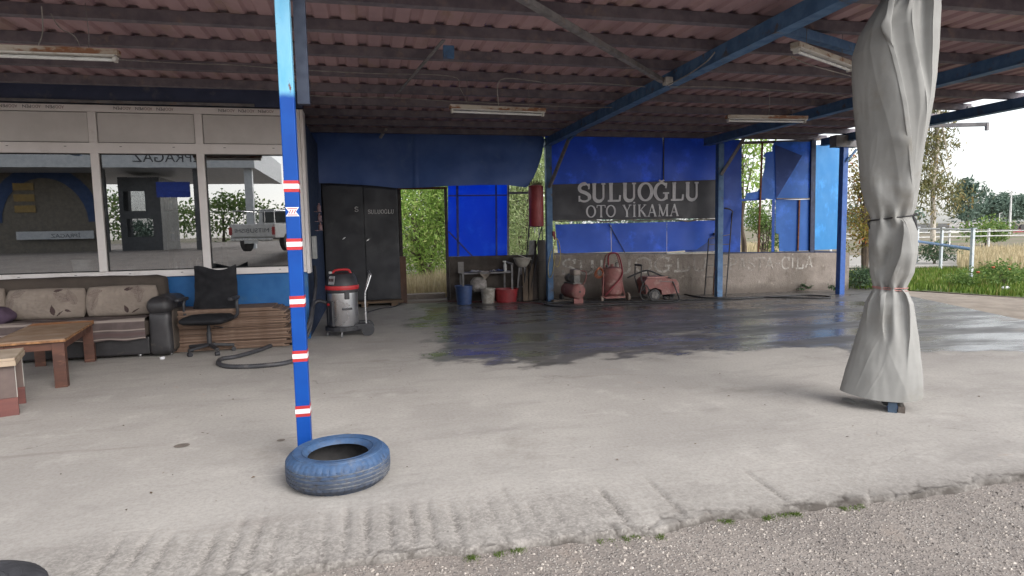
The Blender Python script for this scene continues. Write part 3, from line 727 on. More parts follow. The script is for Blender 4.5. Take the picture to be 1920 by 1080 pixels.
mb=MB(); c=gr(1252,153,3.34); mb.box(c-Vector((.05,.05,.04)),c+Vector((.05,.05,.05)),.01); tag(mb.build('junction_box',FIXW,loc=c),'small pale cable box on the blue rafter where the brace meets it','junction box')

# ================================================================ OFFICE
YO=9.65; XE=-.88; XL=-9.2
PVC=pm('white_pvc',S(222,216,214),S(214,208,206),scale=3,rough=.4,dirt=S(196,188,182),dscale=2.5)
PVCP=pm('grey_panel',S(200,195,192),S(192,187,184),scale=3,rough=.5)
LBLUE=pm('blue_wall_paint',S(30,98,158),S(26,88,146),scale=3,rough=.6,dirt=S(70,110,146),dscale=2,bump=.1)
DARKW=pm('dark_interior',S(52,48,46),S(44,42,42),rough=.9)
DBOARD=pm('dark_blue_board',S(56,64,90),S(48,56,80),scale=2,rough=.6,dirt=S(100,98,100),dscale=3)
OCC=pm('office_render',S(96,100,108),S(86,90,98),rough=.9)
off=thing('office_building','low office with white framed windows over a bright blue base wall','building',((XL+XE)/2,YO,0))
# base wall, blue sides, back, roof, inner floor
mb=MB(); mb.box((XL,YO+.02,-.05),(XE-.002,YO+.16,1.0)); mb.build('base_wall',LBLUE,off)
mb=MB(); mb.box((XE-.12,YO+.162,-.05),(XE-.004,13.5,3.32)); mb.build('side_wall',pm('side_wall_paint',S(30,48,78),S(26,42,70),rough=.8),off)
mb=MB(); mb.box((XL,13.5,-.05),(XE-.125,13.62,3.32)); mb.box((XL-.1,YO+.16,-.05),(XL-.002,13.6,3.32)); mb.build('back_wall',OCC,off)
mb=MB(); mb.box((XL,YO+.2,.01),(XE-.13,13.49,.03)); mb.build('inner_floor',DARKW,off)
mb=MB(); mb.box((XL,YO+.02,3.325),(XE-.03,13.6,3.36)); mb.build('ceiling_slab',OCC,off)
mb=MB(); mb.box((XL,YO-.02,3.362),(XE+.05,YO+.1,3.598)); mb.build('fascia_board',DBOARD,off)
mb=MB(); mb.box((XL,YO-.05,3.362),(XE-.6,YO-.022,3.40)); mb.build('fascia_batten',STEELG,off)
# window frame: posts, rails
fr=MB(); 
y0,y1=YO-.03,YO+.06
MX=[-8.82,-7.5,-6.2,-4.9,-3.55,-2.23,-.93]   # mullion centres
ZB0,ZB1,ZM0,ZM1,ZT0,ZT1=1.0,1.09,2.70,2.84,3.25,3.34
for x in MX: fr.box((x-.05,y0,ZB1+.001),(x+.05,y1,ZT0-.001),.004)
fr.box((XL,y0-.012,ZB0),(XE+.0,y1,ZB1),.004); fr.box((XL,y0-.002,ZM0),(XE+.0,y1-.003,ZM1),.004); fr.box((XL,y0-.004,ZT0),(XE+.0,y1,ZT1),.004)
frame=fr.build('window_frame',PVC,off)
fr=MB(); fr.box((XE+.004,y0-.01,.98),(XE+.05,y1+.2,3.34),.004); fr.build('corner_trim',PVC,off)
def glassmat():
    k=N('window_glass'); k.t.nodes.remove(k.b)
    g=k.n('ShaderNodeBsdfGlossy'); g.inputs['Roughness'].default_value=0.0; g.inputs['Color'].default_value=(1,1,1,1)
    t=k.n('ShaderNodeBsdfTransparent'); t.inputs[0].default_value=(.62,.64,.64,1)
    f=k.n('ShaderNodeFresnel'); f.inputs[0].default_value=1.5
    fac=k.math('ADD',k.math('MULTIPLY',f.outputs[0],1.8),.26)
    bb=k.n('ShaderNodeBump'); bb.inputs['Strength'].default_value=.02; bb.inputs['Distance'].default_value=.01
    k.l(k.noise(1.3,2),bb.inputs['Height']); k.l(bb.outputs[0],g.inputs['Normal'])
    mx=k.n('ShaderNodeMixShader'); k.l(fac,mx.inputs[0]); k.l(t.outputs[0],mx.inputs[1]); k.l(g.outputs[0],mx.inputs[2]); k.l(mx.outputs[0],k.out.inputs[0]); return k.m
GL=glassmat(); GASK=pm('black_gasket',S(30,29,30),rough=.6)
for i in range(len(MX)-1):
    a,b=MX[i]+.052,MX[i+1]-.052
    mb=MB(); mb.add([(a,YO+.02,ZB1+.002),(b,YO+.02,ZB1+.002),(b,YO+.02,ZM0-.002),(a,YO+.02,ZM0-.002)],[[0,1,2,3]]); mb.build('window_pane',GL,off)
    mb=MB()
    for lo,hi in (((a,ZB1+.002),(a+.012,ZM0-.002)),((b-.012,ZB1+.002),(b,ZM0-.002)),((a+.0125,ZB1+.002),(b-.0125,ZB1+.014)),((a+.0125,ZM0-.014),(b-.0125,ZM0-.002))):
        mb.box((lo[0],YO+.004,lo[1]),(hi[0],YO+.016,hi[1]))
    mb.build('gasket',GASK,off)
    mb=MB(); mb.box((a+.008,YO-.008,ZM1+.01),(b-.008,YO+.012,ZT0-.01)); mb.build('upper_panel',PVCP,off)
    mb=MB(); mb.box((a,YO+.0125,ZM1+.001),(b,YO+.018,ZT0-.001)); mb.build('panel_gasket',GASK,off)
# drain slots in the rails
mb=MB()
for i in range(len(MX)-1):
    for f in (.25,.75):
        x=MX[i]+(MX[i+1]-MX[i])*f
        mb.box((x-.015,y0-.0035,ZM0+.085),(x+.015,y0-.0025,ZM0+.092)); mb.box((x-.015,y0-.0135,ZB0+.05),(x+.015,y0-.0125,ZB0+.057))
mb.build('drain_slot',GASK,off)
# upside down maker print on the protective film of the top rail
mb=MB(); mr=MB()
for i in range(3,len(MX)-1):
    for f in (.22,.42,.62):
        x=MX[i]+(MX[i+1]-MX[i])*f+.1
        sans_mesh(mb,'PEN',Vector((x-.01,y0-.0065,3.322)),Vector((-1,0,0)),Vector((0,0,-1)),Vector((0,-1,0)),.10,.040,0)
        sans_mesh(mr,'ADO',Vector((x+.10,y0-.0065,3.322)),Vector((-1,0,0)),Vector((0,0,-1)),Vector((0,-1,0)),.10,.040,0)
mb.build('film_print',pm('print_dark',S(60,56,60),rough=.6),off); mr.build('film_print',pm('print_faded',S(140,112,108),rough=.6),off)
# things inside, faint behind the glass
cab=thing('shelf_unit','dim grey shelf unit inside the office behind the second window','shelf',(-3.0,12.2,.03))
mb=MB(); mb.box((-3.5,12.2,.03),(-3.46,12.6,2.4)); mb.box((-2.6,12.2,.03),(-2.56,12.6,2.4)); mb.build('side_panel',OCC,cab)
mb=MB()
for z in (.3,.9,1.45,2.0,2.36): mb.box((-3.458,12.2,z),(-2.602,12.6,z+.03))
mb.build('shelf_board',OCC,cab)
mb=MB()
for z in (.93,1.48,2.03):
    for j in range(6):
        x=-3.4+j*.13; mb.lathe([(.04,z),(.04,z+.16),(.015,z+.2),(.015,z+.24)],Matrix.Translation((x,12.35,0)),8)
mb.build('bottle_row',pm('bottle_pale',S(150,150,150),S(90,100,120),rough=.4),cab)
tb=MB(); tb.box((-4.35,10.0,1.0),(-3.8,10.3,1.03)); tb.box((-4.3,10.05,.02),(-4.26,10.25,.998)); tb.box((-3.9,10.05,.02),(-3.86,10.25,.998)); tag(tb.build('side_table',DARKW,loc=(-4,10.1,0)),'dark side table inside the office behind the left window','table')
pb=MB(); pb.lathe([(.0,1.032),(.09,1.032),(.11,1.24),(.115,1.24),(.115,1.25),(0,1.25)],Matrix.Translation((-4.0,10.14,0))@Matrix.Diagonal((1.3,.9,1,1)),16); tag(pb.build('plastic_tub',pm('tub_white',S(186,188,190),rough=.4),smooth=40,loc=(-4,10.14,1.03)),'pale plastic tub just inside the left office window','tub')

# items on the office side wall
WHB=pm('white_box',S(190,190,188),S(170,170,168),rough=.5)
mb=MB(); mb.box((XE+.0,10.6,1.15),(XE+.07,10.8,1.52),.008); tag(mb.build('switch_box',WHB,loc=(XE,10.7,1.15)),'white switch box fixed on the dark side wall of the office','switch box')
PINK=pm('spray_bottle_pink',S(160,120,116),S(130,110,120),rough=.5)
for i,(z,lab) in enumerate(((1.62,'lowest dim bottle on the office side wall rack'),(1.78,'middle dim bottle on the office side wall rack'),(1.95,'topmost dim bottle on the office side wall rack'))):
    mb=MB(); mb.lathe([(.0,0),(.035,0),(.035,.09),(.014,.11),(.014,.135),(0,.135)],Matrix.Translation((XE+.08,11.6-.05*i,z)),12); mb.box((XE-.003,11.55-.05*i,z-.012),(XE+.12,11.65-.05*i,z-.002)); tag(mb.build('bottle',PINK,smooth=40,loc=(XE+.08,11.6,z)),lab,'bottle','bottles on the office side wall')

# ================================================================ BACK OF THE BAY, LEFT HALF
NAVY=pm('dark_blue_tarp',S(66,96,158),S(56,84,142),scale=1.2,rough=.55,dirt=S(78,102,152),dscale=2.5,bump=.15,bscale=8,trans=.06)
def tarp_left():
    Y=13.08
    bot=[(565,345),(620,343),(690,347),(745,352.5),(800,351.5),(845,349),(900,347),(950,347),(988,352)]
    right=[(988,352),(1000,334),(1010,310),(1017,285),(1020,262)]
    def edge(u):
        x=565+(1020-565)*u
        # bottom outline
        pts=bot+right[1:]
        for i in range(len(pts)-1):
            if pts[i][0]<=x<=pts[i+1][0] and pts[i+1][0]>pts[i][0]:
                t=(x-pts[i][0])/(pts[i+1][0]-pts[i][0]); return x,pts[i][1]+(pts[i+1][1]-pts[i][1])*t
        return x,262
    def fn(u,v):
        x,yb=edge(u); yt=241+(256-241)*u
        y=yt+(yb-yt)*v
        p=at(x,y,Y); d=.05*math.sin(u*9+v*2)*v+.03*math.sin(u*23+1)*v+.02*mnoise.noise(Vector((u*6,v*4,2)))
        if abs(u-.47)<.006: d+=.02
        d+=.10*v*v*max(0,(u-.8)/.2)
        return p+Vector((0,-d,0))
    mb=MB(); mb.grid(fn,120,26); o=mb.build('tarpaulin',NAVY,smooth=60,loc=at(780,243,Y))
    tag(o,'long dark blue tarpaulin hanging under the back eave with a slanted right end','tarpaulin')
tarp_left()
CABB=pm('black_cabinet',S(38,38,45),S(32,32,38),scale=2,rough=.5,dirt=S(52,51,54),dscale=2.5)
cb=thing('metal_cabinet','black steel locker with two doors standing on a pallet left of the doorway','cabinet',(-.1,13.5,.12))
X0,X1,Yf=-.86,.66,13.44
mb=MB(); mb.box((X0,Yf+.03,.14),(X1,Yf+.5,2.6)); mb.build('body',CABB,cb)
xm=at(684,450,Yf).x
mb=MB(); mb.box((xm+.006,Yf,.16),(X1-.01,Yf+.028,2.55),.006); d2=mb.build('door',CABB,cb)
mb=MB(); mb.box((X0+.01,Yf,.16),(xm-.006,Yf+.028,2.55),.006); d1=mb.build('door',CABB,cb)
CHR=pm('worn_chrome',S(190,190,192),rough=.25,metal=1)
for (x,y,d) in ((645,447,d1),(690,450,d2)):
    p=at(x,y,Yf); mb=MB(); mb.bar(p+Vector((-.03,-.02,-.02)),p+Vector((.03,-.02,.025)),.016,.016,bev=.003); mb.box(p+Vector((-.01,-.014,-.01)),p+Vector((.01,-.001,.01))); mb.build('handle',CHR,d)
GS=glyphs(.19,.10,.10); GREYL=pm('silver_letters',S(176,174,172),S(150,148,148),rough=.5)
mb=MB(); p=at(690,401,Yf-.002); letter_mesh(mb,'SULUOĞLU',p,Vector((1,0,0)),Vector((0,0,1)),Vector((0,-1,0)),.085,GS,width=at(739,400,Yf).x-p.x,depth=.003); mb.build('lettering',GREYL,d2)
mb=MB(); p=at(665,397,Yf-.002); letter_mesh(mb,'S',p,Vector((1,0,0)),Vector((0,0,1)),Vector((0,-1,0)),.10,GS,1.2,depth=.003); mb.build('lettering',GREYL,d1)
WOOD=pm('grey_wood',S(118,98,80),S(92,76,62),scale=3,rough=.85,stretch=(.3,3,3),bump=.3)
pal=thing('pallet','low wooden pallet under the black locker','pallet',(-.1,13.6,0))
for x in (-.75,-.1,.52):
    mb=MB(); mb.box((x-.07,13.40,.0),(x+.07,13.9,.075)); mb.build('block',WOOD,pal)
for y in (13.42,13.56,13.7,13.84):
    mb=MB(); mb.box((-.9,y-.05,.077),(.70,y+.05,.118)); mb.build('slat',WOOD,pal)
mb=MB(); mb.box((-1.0,14.0,-.05),(.70,14.05,3.5)); tag(mb.build('board_wall',pm('dark_boards',S(40,38,40),S(34,32,34),rough=.9),loc=(-.2,14,0)),'dark board wall behind the black locker','wall')
# doorway frame + sill + threshold block
BRW=pm('brown_board',S(92,66,54),S(74,54,46),scale=4,rough=.8,stretch=(2,2,.4))
CONW=None
def wallmat():
    k=N('weathered_concrete_wall')
    big=k.noise(1.2,6,.6); mid=k.noise(4,8,.7); fine=k.noise(30,6,.7)
    c=k.mix(k.ramp(big,.35,.65),S(146,136,128),S(124,115,107))
    c=k.mix(k.ramp(mid,.5,.7,0,.7),c,S(104,94,86))
    c=k.mix(k.ramp(k.noise(1.8,8,.7,k.map((2.2,1,.35),loc=(3,0,1))),.55,.72,0,.7),c,S(86,78,72))
    c=k.mix(k.ramp(k.noise(6,6,.6,k.map(loc=(5,0,3))),.62,.72,0,.6),c,S(176,166,156))
    sx=k.n('ShaderNodeSeparateXYZ'); k.l(k.co,sx.inputs[0])
    zz=k.math('ADD',sx.outputs[2],k.math('MULTIPLY',k.math('SUBTRACT',mid,.5),.35))
    c=k.mix(k.ramp(zz,.26,.02,0,.75),c,S(92,84,78))
    k.set(Base_Color=c,Roughness=.92); k.bump(k.math('ADD',fine,k.math('MULTIPLY',mid,1.5)),.6,.02); return k.m
CONW=wallmat()
YD=13.75
dw=thing('door_frame','thin dark door frame of the open back doorway','door frame',(1.15,YD,0))
xl=at(752,450,YD).x; xr=at(838,450,YD).x; zt=at(790,355,YD).z
mb=MB(); mb.box((xl-.03,YD,.7),(xl+.03,YD+.06,zt)); mb.build('jamb',pm('dark_wood',S(60,52,50),S(48,42,42),rough=.8),dw)
mb=MB(); mb.box((xr-.03,YD,.02),(xr+.03,YD+.06,zt)); mb.build('jamb',MATS['dark_wood'],dw)
mb=MB(); mb.box((xl-.03,YD+.001,zt+.002),(xr+.03,YD+.059,zt+.05)); mb.build('lintel',RUST,dw)
a=at(745,481,13.7); b=at(763,556,13.7); mb=MB(); mb.box((a.x,13.62,.03),(b.x+.0,13.74,a.z),.004); tag(mb.build('board',BRW,loc=((a.x+b.x)/2,13.7,0)),'short brown board standing between black locker and doorway','board')
mb=MB(); mb.box((xl+.05,YD-.05,-.05),(xr-.02,YD+.35,.045),.01); mb.box((xl+.05,YD+.36,-.05),(xr-.02,YD+.6,.16),.01); tag(mb.build('doorstep',CONW,loc=(1.15,YD,0)),'low concrete doorstep in the back doorway','doorstep')
# low dark wall right of the doorway
lw=MB(); a=at(843,482,YD); b=at(1012,480,YD); lw.box((a.x,YD,-.05),(b.x+.25,YD+.2,a.z)); tag(lw.build('low_wall',pm('dark_block_wall',S(84,76,70),S(66,60,56),scale=3,rough=.95,bump=.6,bscale=18,dirt=S(50,46,44),dscale=2),loc=(a.x,YD,0)),'low dark block wall behind the work table','wall')
# translucent saturated blue panel and its bars
def bluesheet(name,c,tr,c2=None,ribs=0):
    return pm(name,c,c2,scale=1.4,rough=.42,dirt=tuple(min(1,v*1.35+.01) for v in c[:3])+(1,),dscale=2.2,dlo=.5,dhi=.7,bump=.12,bscale=6,trans=tr)
TBLUE=bluesheet('translucent_blue',S(48,128,248),.85,S(42,120,242))
YP=13.86
bp=thing('blue_panel','glowing translucent blue panel with dark bars right of the doorway','panel',(2.3,YP,0))
c=[at(840,340,YP),at(951,340,YP),at(951,479,YP),at(840,481,YP)]
mb=MB(); mb.prism(c,(0,.012,0)); mb.build('sheet',TBLUE,bp)
DST=pm('dark_bar',S(34,54,130),S(28,46,112),rough=.6)
for (p,q,wd) in (((857,340),(859,480),.05),((930,340),(931,480),.035),((841,367),(950,366),.03),((841,434),(885,480),.03)):
    mb=MB(); A=at(*p,YP-.02); Bv=at(*q,YP-.02); mb.bar(A,Bv,wd,.03,up=(0,1,0)); mb.build('bar',DST,bp)
mb=MB(); A=at(952,362,YP); Bv=at(1012,361,YP); mb.bar(A,Bv,.05,.05); mb.build('rail',STEELG,bp)
mb=MB(); mb.bar(at(953,345,YP),at(953,480,YP),.035,.035); mb.build('bar',STEELG,bp)

# ================================================================ BACK OF THE BAY, RIGHT HALF
cw=MB()
A=pl(1036,478); Bq=pl(1593,473)
pts=[pl(1036,479),pl(1120,476),pl(1250,477),pl(1345,476),pl(1480,474),pl(1593,474)]
wallL=(pl(1036,560)-WX*0.35); 
bot=[Vector((p.x,p.y,-.05)) for p in pts]
cw.prism([bot[0]]+pts+[bot[-1]],WN*.22)
wall=cw.build('concrete_wall',CONW,loc=(WA.x,WA.y,0)); tag(wall,'low weathered concrete wall with faded white painted lettering','wall')
def wornpaint():
    k=N('worn_white_paint'); k.set(Base_Color=S(206,200,192),Roughness=.9)
    n=k.ramp(k.noise(7,8,.75),.34,.58,.15,1); n2=k.ramp(k.noise(1.3,4,.6),.34,.54,.3,1)
    f=k.math('MULTIPLY',k.math('MULTIPLY',n,n2),.74)
    t=k.n('ShaderNodeBsdfTransparent'); mx=k.n('ShaderNodeMixShader'); k.l(f,mx.inputs[0]); k.l(t.outputs[0],mx.inputs[1]); k.l(k.b.outputs[0],mx.inputs[2]); k.l(mx.outputs[0],k.out.inputs[0]); return k.m
GP_=glyphs(.13,.12,.0)
mb=MB(); p=pl(1052,516,-.003); q=pl(1330,512,-.003); letter_mesh(mb,'SULUOĞLU',p,WX,Vector((0,0,1)),-WN,.36,GP_,width=(q-p).length,depth=.001)
p=pl(1366,508,-.003); q=pl(1526,508,-.003); letter_mesh(mb,'PASTA-CİLA',p,WX,Vector((0,0,1)),-WN,.30,glyphs(.10,.10,.0),width=(q-p).length,depth=.001)
mb.build('painted_lettering',wornpaint(),wall)
BL1=bluesheet('blue_sheet',S(48,108,226),.3,S(42,98,212)); BL2=bluesheet('blue_sheet_bright',S(38,92,190),.42,S(32,82,176)); BL3=bluesheet('light_blue_sheet',S(64,146,206),.35,S(58,138,200)); BL4=bluesheet('blue_sheet_mid',S(72,134,214),.45,S(64,122,202)); BLD=bluesheet('blue_sheet_underside',S(60,90,166),.15)
DARKB=pm('dark_blue_frame',S(36,46,76),S(30,38,62),rough=.6)
sw=thing('sheet_screen','screen of blue plastic sheets on a steel frame above the concrete wall','screen',(7.5,12.9,.9))
def panel(pix,mat,name='sheet',off=.08,th=.012,label=None,par=None):
    mb=MB(); mb.prism([pl(x,y,off) for x,y in pix],WN*th); return mb.build(name,mat,par or sw,label=label)
panel([(1022,250),(1243,251),(1243,350),(1022,352)],BL1); panel([(1245,251),(1352,252),(1352,350),(1245,350)],BL1,off=.072)
panel([(1041,421),(1145,418),(1146,472),(1060,475),(1046,474)],BL1,off=.02); panel([(1146,419),(1250,416),(1250,472),(1147,473)],BL1,off=.012)
panel([(1251,416),(1344,412.5),(1337,440),(1325,455),(1306,468),(1251,472)],BL1,off=.02)
panel([(1285,430),(1352,425),(1352,474),(1285,474)],BLD,off=.10)
panel([(1352,262),(1391,262),(1390,330),(1391,374),(1388,474),(1346,474)],BL2,off=.09)
Z=lambda x,y:(1360+x/4.5,250+y/4.5)
torn=[(415,70),(395,115),(398,150),(345,160),(318,190),(340,205),(330,300),(312,380),(300,450),(270,490),(180,505),(165,562),(300,545),(420,562),(740,552),(740,70)]
panel([Z(*p) for p in torn],BL4,'torn_sheet',off=.075,label='torn blue sheet with a ragged left edge')
# folded flap, hanging forward
fl=[Z(*p) for p in ((418,95),(648,188),(430,552))]
offs=(.05,-.10,.05)
mb=MB(); mb.prism([pl(x,y,o) for (x,y),o in zip(fl,offs)],WN*.006); mb.build('folded_flap',BLD,sw)
panel([Z(*p) for p in ((425,560),(618,560),(608,995),(456,995),(452,850),(425,840))],BL4,off=.085); panel([Z(*p) for p in ((632,560),(724,556),(718,990),(620,990))],BL4,off=.08)
panel([Z(*p) for p in ((396,560),(420,560),(413,1010),(390,1010))],BL2,off=.06)
# swung out light sheet
q=[(Z(756,100),.09),(Z(978,78),.75),(Z(942,978),.75),(Z(735,985),.09)]
mb=MB(); mb.prism([pl(x,y,o) for (x,y),o in q],WN*.012); mb.build('open_sheet',BL3,sw,label='light blue sheet swung open at the right end')
def rail(p,q,off,wd,mat,dp=None,name='rail'):
    mb=MB(); mb.bar(pl(*p,off),pl(*q,off),wd,dp or wd,up=tuple(WN)); mb.build(name,mat,sw)
rail((1036,476),(1250,475),.06,.05,STEELG); rail((1250,475.5),(1354,471.5),-.01,.035,FIXW); rail((1354,475),(1526,473),.06,.05,DARKB); rail((1526,473),(1578,475.5),.06,.09,DARKB)
rail(Z(742,60),Z(728,1000),.05,.11,DARKB,.06); rail(Z(312,75),Z(278,1000),.05,.035,RUST); rail((1390,268),(1525,264),.13,.06,STEELG)
rail(Z(430,552),Z(735,550),.06,.025,STEELG); rail(Z(625,560),Z(612,990),.06,.03,RUST); rail((1350,258),(1350,474),.13,.08,DARKB)
rail((1525,262),(1600,258),.06,.05,STEELG); rail((1390,375),(1435,373),.09,.05,BL2,.012)
rail((1141,419),(1172,474),-.02,.015,DARKB)
rail((1244.5,252),(1244,348),.055,.03,DARKB,.012)
# crumpled cloth roll under the sign
CLOTH=pm('dusty_cloth',S(150,142,132),S(112,106,100),scale=7,rough=.95,bump=.4,bscale=20)
mb=MB(); P=[pl(1036+i*16,414+1.6*math.sin(i*1.3)+random.uniform(-1,1)-.12*i,-.03) for i in range(20)]
mb.tube(P,[.012+.012*random.random() for _ in range(77)],7,smooth=4); tag(mb.build('rolled_cloth',CLOTH,smooth=60,loc=pl(1200,413)),'frayed dusty cloth strip along the lower edge of the black sign','cloth')
# black sign
BLACKS=pm('sign_black',S(50,49,58),S(44,43,51),scale=2,rough=.5,dirt=S(60,58,64),dscale=3)
SIL=pm('sign_silver',S(206,204,208),S(190,188,194),rough=.5)
sg=thing('sign','black sign board with silver letters hanging below the blue sheets','sign',pl(1190,410,-.06))
panel([(1033,346),(1346,337),(1346,409),(1033,413)],BLACKS,'board',off=-.06,th=.03,par=sg)
G1=glyphs(.185,.085,.10); G2=glyphs(.135,.06,.10)
Zs=lambda x,y:(1020+x/5.647,240+y/5.647)
def sign_text(text,p0,p1,capy0,capy1,G,name):
    a=pl(*p0,-.062); b=pl(*p1,-.062); ux=(b-a).normalized(); H=(pl(*capy1,-.062)-pl(*capy0,-.062)).length
    mb=MB(); letter_mesh(mb,text,a-ux*.01,ux,Vector((0,0,1)),-WN,H,G,width=(b-a).length,depth=.008); mb.build(name,SIL,sg)
sign_text('SULUOĞLU',Zs(362,785),Zs(1655,765),Zs(1000,775),Zs(1000,578),G1,'title_lettering')
sign_text('OTO YİKAMA',Zs(448,950),Zs(1438,932),Zs(900,942),Zs(900,812),G2,'subtitle_lettering')
# ================================================================ TIED GREY TARPAULIN
TARP=pm('grey_tarpaulin',S(152,151,148),S(140,139,136),scale=1.6,rough=.78,spec=.25,dirt=S(134,130,123),dscale=3,dlo=.5,dhi=.75,bump=.10,bscale=90,trans=.04)
def curtain():
    CY=0.0; C0=Vector((4.19,4.36,0)); CN=Vector((C0.x,C0.y,0)).normalized(); CE=Vector((CN.y,-CN.x,0))
    def hit(x,y):
        d=ray(x,y); p=CP+d*((C0-CP).dot(CN)/d.dot(CN)); return Vector(((p-C0).dot(CE),0,p.z))
    LW=lambda p:Vector((C0.x+CE.x*p[0]+CN.x*p[1],C0.y+CE.y*p[0]+CN.y*p[1],p[2]))
    # outline: height -> left and right edge as seen from the front
    rows=[(-70,1668,1706),(-25,1664,1742),(0,1647,1764),(25,1630,1765),(58,1610,1763),(97,1597,1761),(150,1597,1757),(194,1600,1751),(272,1607,1735),(350,1614,1724),(385,1622,1719),(400,1629,1714),(409,1632,1710),(418,1630,1717),(437,1628,1721),(474,1629,1722),(511,1630,1714),(530,1634,1704),(540,1638,1700),(550,1632,1705),(567,1623,1713),(622,1608,1722),(696,1585,1731),(738,1574,1733)]
    zs=[];L=[];Rr=[]
    for y,xl,xr in rows:
        a=hit(xl,y);b=hit(xr,y); zs.append((a.z+b.z)/2);L.append(a.x);Rr.append(b.x)
    zs=np.array(zs)[::-1];L=np.array(L)[::-1];Rr=np.array(Rr)[::-1]
    zt1=hit(1670,409).z; zt2=hit(1670,540).z; ztop=zs[-1]; zb=zs[0]
    OVER=[0.0]
    def fold(phi,c,soft,hard,a,sg=1):   # overlapped fold: soft rise up to the edge at c, then an abrupt drop
        d=(phi-c+math.pi)%(2*math.pi)-math.pi
        w_=hard*3.2
        if -w_*.6<d<w_: OVER[0]-=sg*a*.62*math.sin(math.pi*(d+w_*.6)/(1.6*w_))**2
        if d<0: return a*math.exp(-(d/soft)**2)
        return a*math.exp(-(d/hard)**2)
    lerp=lambda a,b,t:a+(b-a)*min(1,max(0,t))
    sst=lambda a,b,x:(lambda q:q*q*(3-2*q))(min(1,max(0,(x-a)/(b-a))))
    fr=1.5*math.pi
    def fn(u,v):
        z=zb+(ztop-zb)*v
        l=np.interp(z,zs,L); r_=np.interp(z,zs,Rr); cx=(l+r_)/2; a=(r_-l)/2
        phi=2*math.pi*u     # 0 = right, 3pi/2 = front
        q=(phi-fr+math.pi)%(2*math.pi)-math.pi      # angle from the front, + to the right
        depth=min(a*.66,.21); OV=[]
        d1=math.exp(-((z-zt1)/.07)**2); d2=math.exp(-((z-zt2)/.065)**2); dt=math.exp(-((z-ztop)/.45)**2)
        OVER[0]=0.0
        A=0.0   # outward displacement in metres
        if z>zt1:
            t=(z-zt1)/(ztop-zt1); e=sst(0,.12,t)
            A+=fold(q,lerp(1.12,-.42,t**.9),.85,.05,.10*e)           # main diagonal overlap
            A+=fold(q,lerp(1.35,.12,sst(.1,1,t)),.30,.045,.050*e*sst(.25,.5,t))
            A+=fold(q,lerp(1.4,.78,t),.25,.04,.055*e*sst(.2,.4,t))
            A-=.05*math.exp(-((q-lerp(1.3,.45,t))/.16)**2)*sst(.35,.6,t)
            A+=fold(q,-.02-.25*(t-.7),.14,.03,.05*sst(.62,.75,t)*(1-sst(.93,1.0,t)))
            A+=fold(-q,.02-.35*(t-.7),.14,.03,.04*sst(.72,.86,t),-1)
            A-=.035*math.exp(-((t-.17)/.07)**2)*math.exp(-((q+.1-2*t)/.55)**2)
            A+=.028*math.exp(-((t-.09)/.06)**2)*math.exp(-((q+.45)/.35)**2)
            A+=.020*math.exp(-((t-.30)/.025)**2)*math.exp(-((q-.25)/.2)**2)
        elif z>zt2:
            t=(z-zt2)/(zt1-zt2); e=math.sin(math.pi*t)**.6
            A+=fold(-q,lerp(.12,-.35,t),.55,.05,.085*e,-1)
            A+=fold(q,lerp(.95,.55,t),.3,.05,.055*e)
            A+=.03*math.exp(-((t-.42)/.16)**2)*math.exp(-((q-.62)/.32)**2)
            A-=.05*math.exp(-((t-.50)/.15)**2)*math.exp(-((q+.20)/.22)**2)
            A+=.04*math.exp(-((t-.62)/.12)**2)*math.exp(-((q+.75)/.4)**2)
            A-=.03*math.exp(-((t-.30)/.10)**2)*math.exp(-((q+.65-.6*t)/.35)**2)
        else:
            t=(zt2-z)/(zt2-zb); e=sst(0,.06,t)
            A+=fold(q,lerp(-.06,-.16,t),.5,.05,.075*e*(1-sst(.12,.5,t)))
            A+=fold(-q,lerp(-.72,-.62,t),.28,.05,.06*e*(1-sst(.15,.8,t)),-1)
            A+=fold(q,lerp(-.85,-.95,t),.25,.08,.04*e*(1-sst(.1,.4,t)))
            A+=.025*math.exp(-((t-.35)/.18)**2)*math.exp(-((q-.20)/.16)**2)
            A-=.02*math.exp(-((t-.30)/.15)**2)*math.exp(-((q-.02)/.10)**2)
            A+=.008*math.sin(3*q+1)*t
        # pleats squeezed by the ties and the top knot
        A+=.022*max(d1,d2)*math.sin(8*q+1.6*math.sin(2*q))
        A+=dt*dt*.05*math.sin(15*q+2*math.sin(3*q))*math.exp(-((q+.05)/.55)**2)
        for zz,ph in ((zt1,16),(zt2,-13)):
            dz=z-zz; A+=.012*math.exp(-abs(dz)/.10)*math.sin(6*q+ph*dz)
        A+=.010*mnoise.noise(Vector((math.cos(phi)*1.8,math.sin(phi)*1.8,z*1.7)))+.0035*mnoise.noise(Vector((math.cos(phi)*6,math.sin(phi)*6,z*7)))
        n1=mnoise.noise(Vector((q*1.1+z*.9,z*.8,5))); n2=mnoise.noise(Vector((q*1.9-z*1.5,z*1.4,9)))
        A+=.004*(max(0,1-abs(n1)*4)**2)+.004*(max(0,1-abs(n2)*5)**2)*max(0,mnoise.noise(Vector((q,z*1.5,7))))*2
        side=abs(math.sin(q))        # keep the outline as measured at the two sides
        ph2=phi+max(-.35,min(.35,OVER[0]/max(a,.12)))*(1-side**4)
        phi=ph2
        x=cx+a*math.cos(phi)+A*math.cos(phi)*(1-side**2)*.6; y=CY+depth*math.sin(phi)+A*math.sin(phi)*(1 if math.sin(phi)<0 else .4)
        if v<.02: z+=.010*math.sin(phi*2+1)-.004
        x+=.004*mnoise.noise(Vector((z*5,phi,1)))
        return (x,y,z)
    t=thing('tied_tarpaulin','grey tarpaulin curtain gathered and tied twice around a front post','tarpaulin',(4.17,4.34,0))
    mb=MB(); mb.grid(lambda u,v:LW(fn(u,v)),460,420,cu=True); mb.build('curtain',TARP,t,smooth=180)
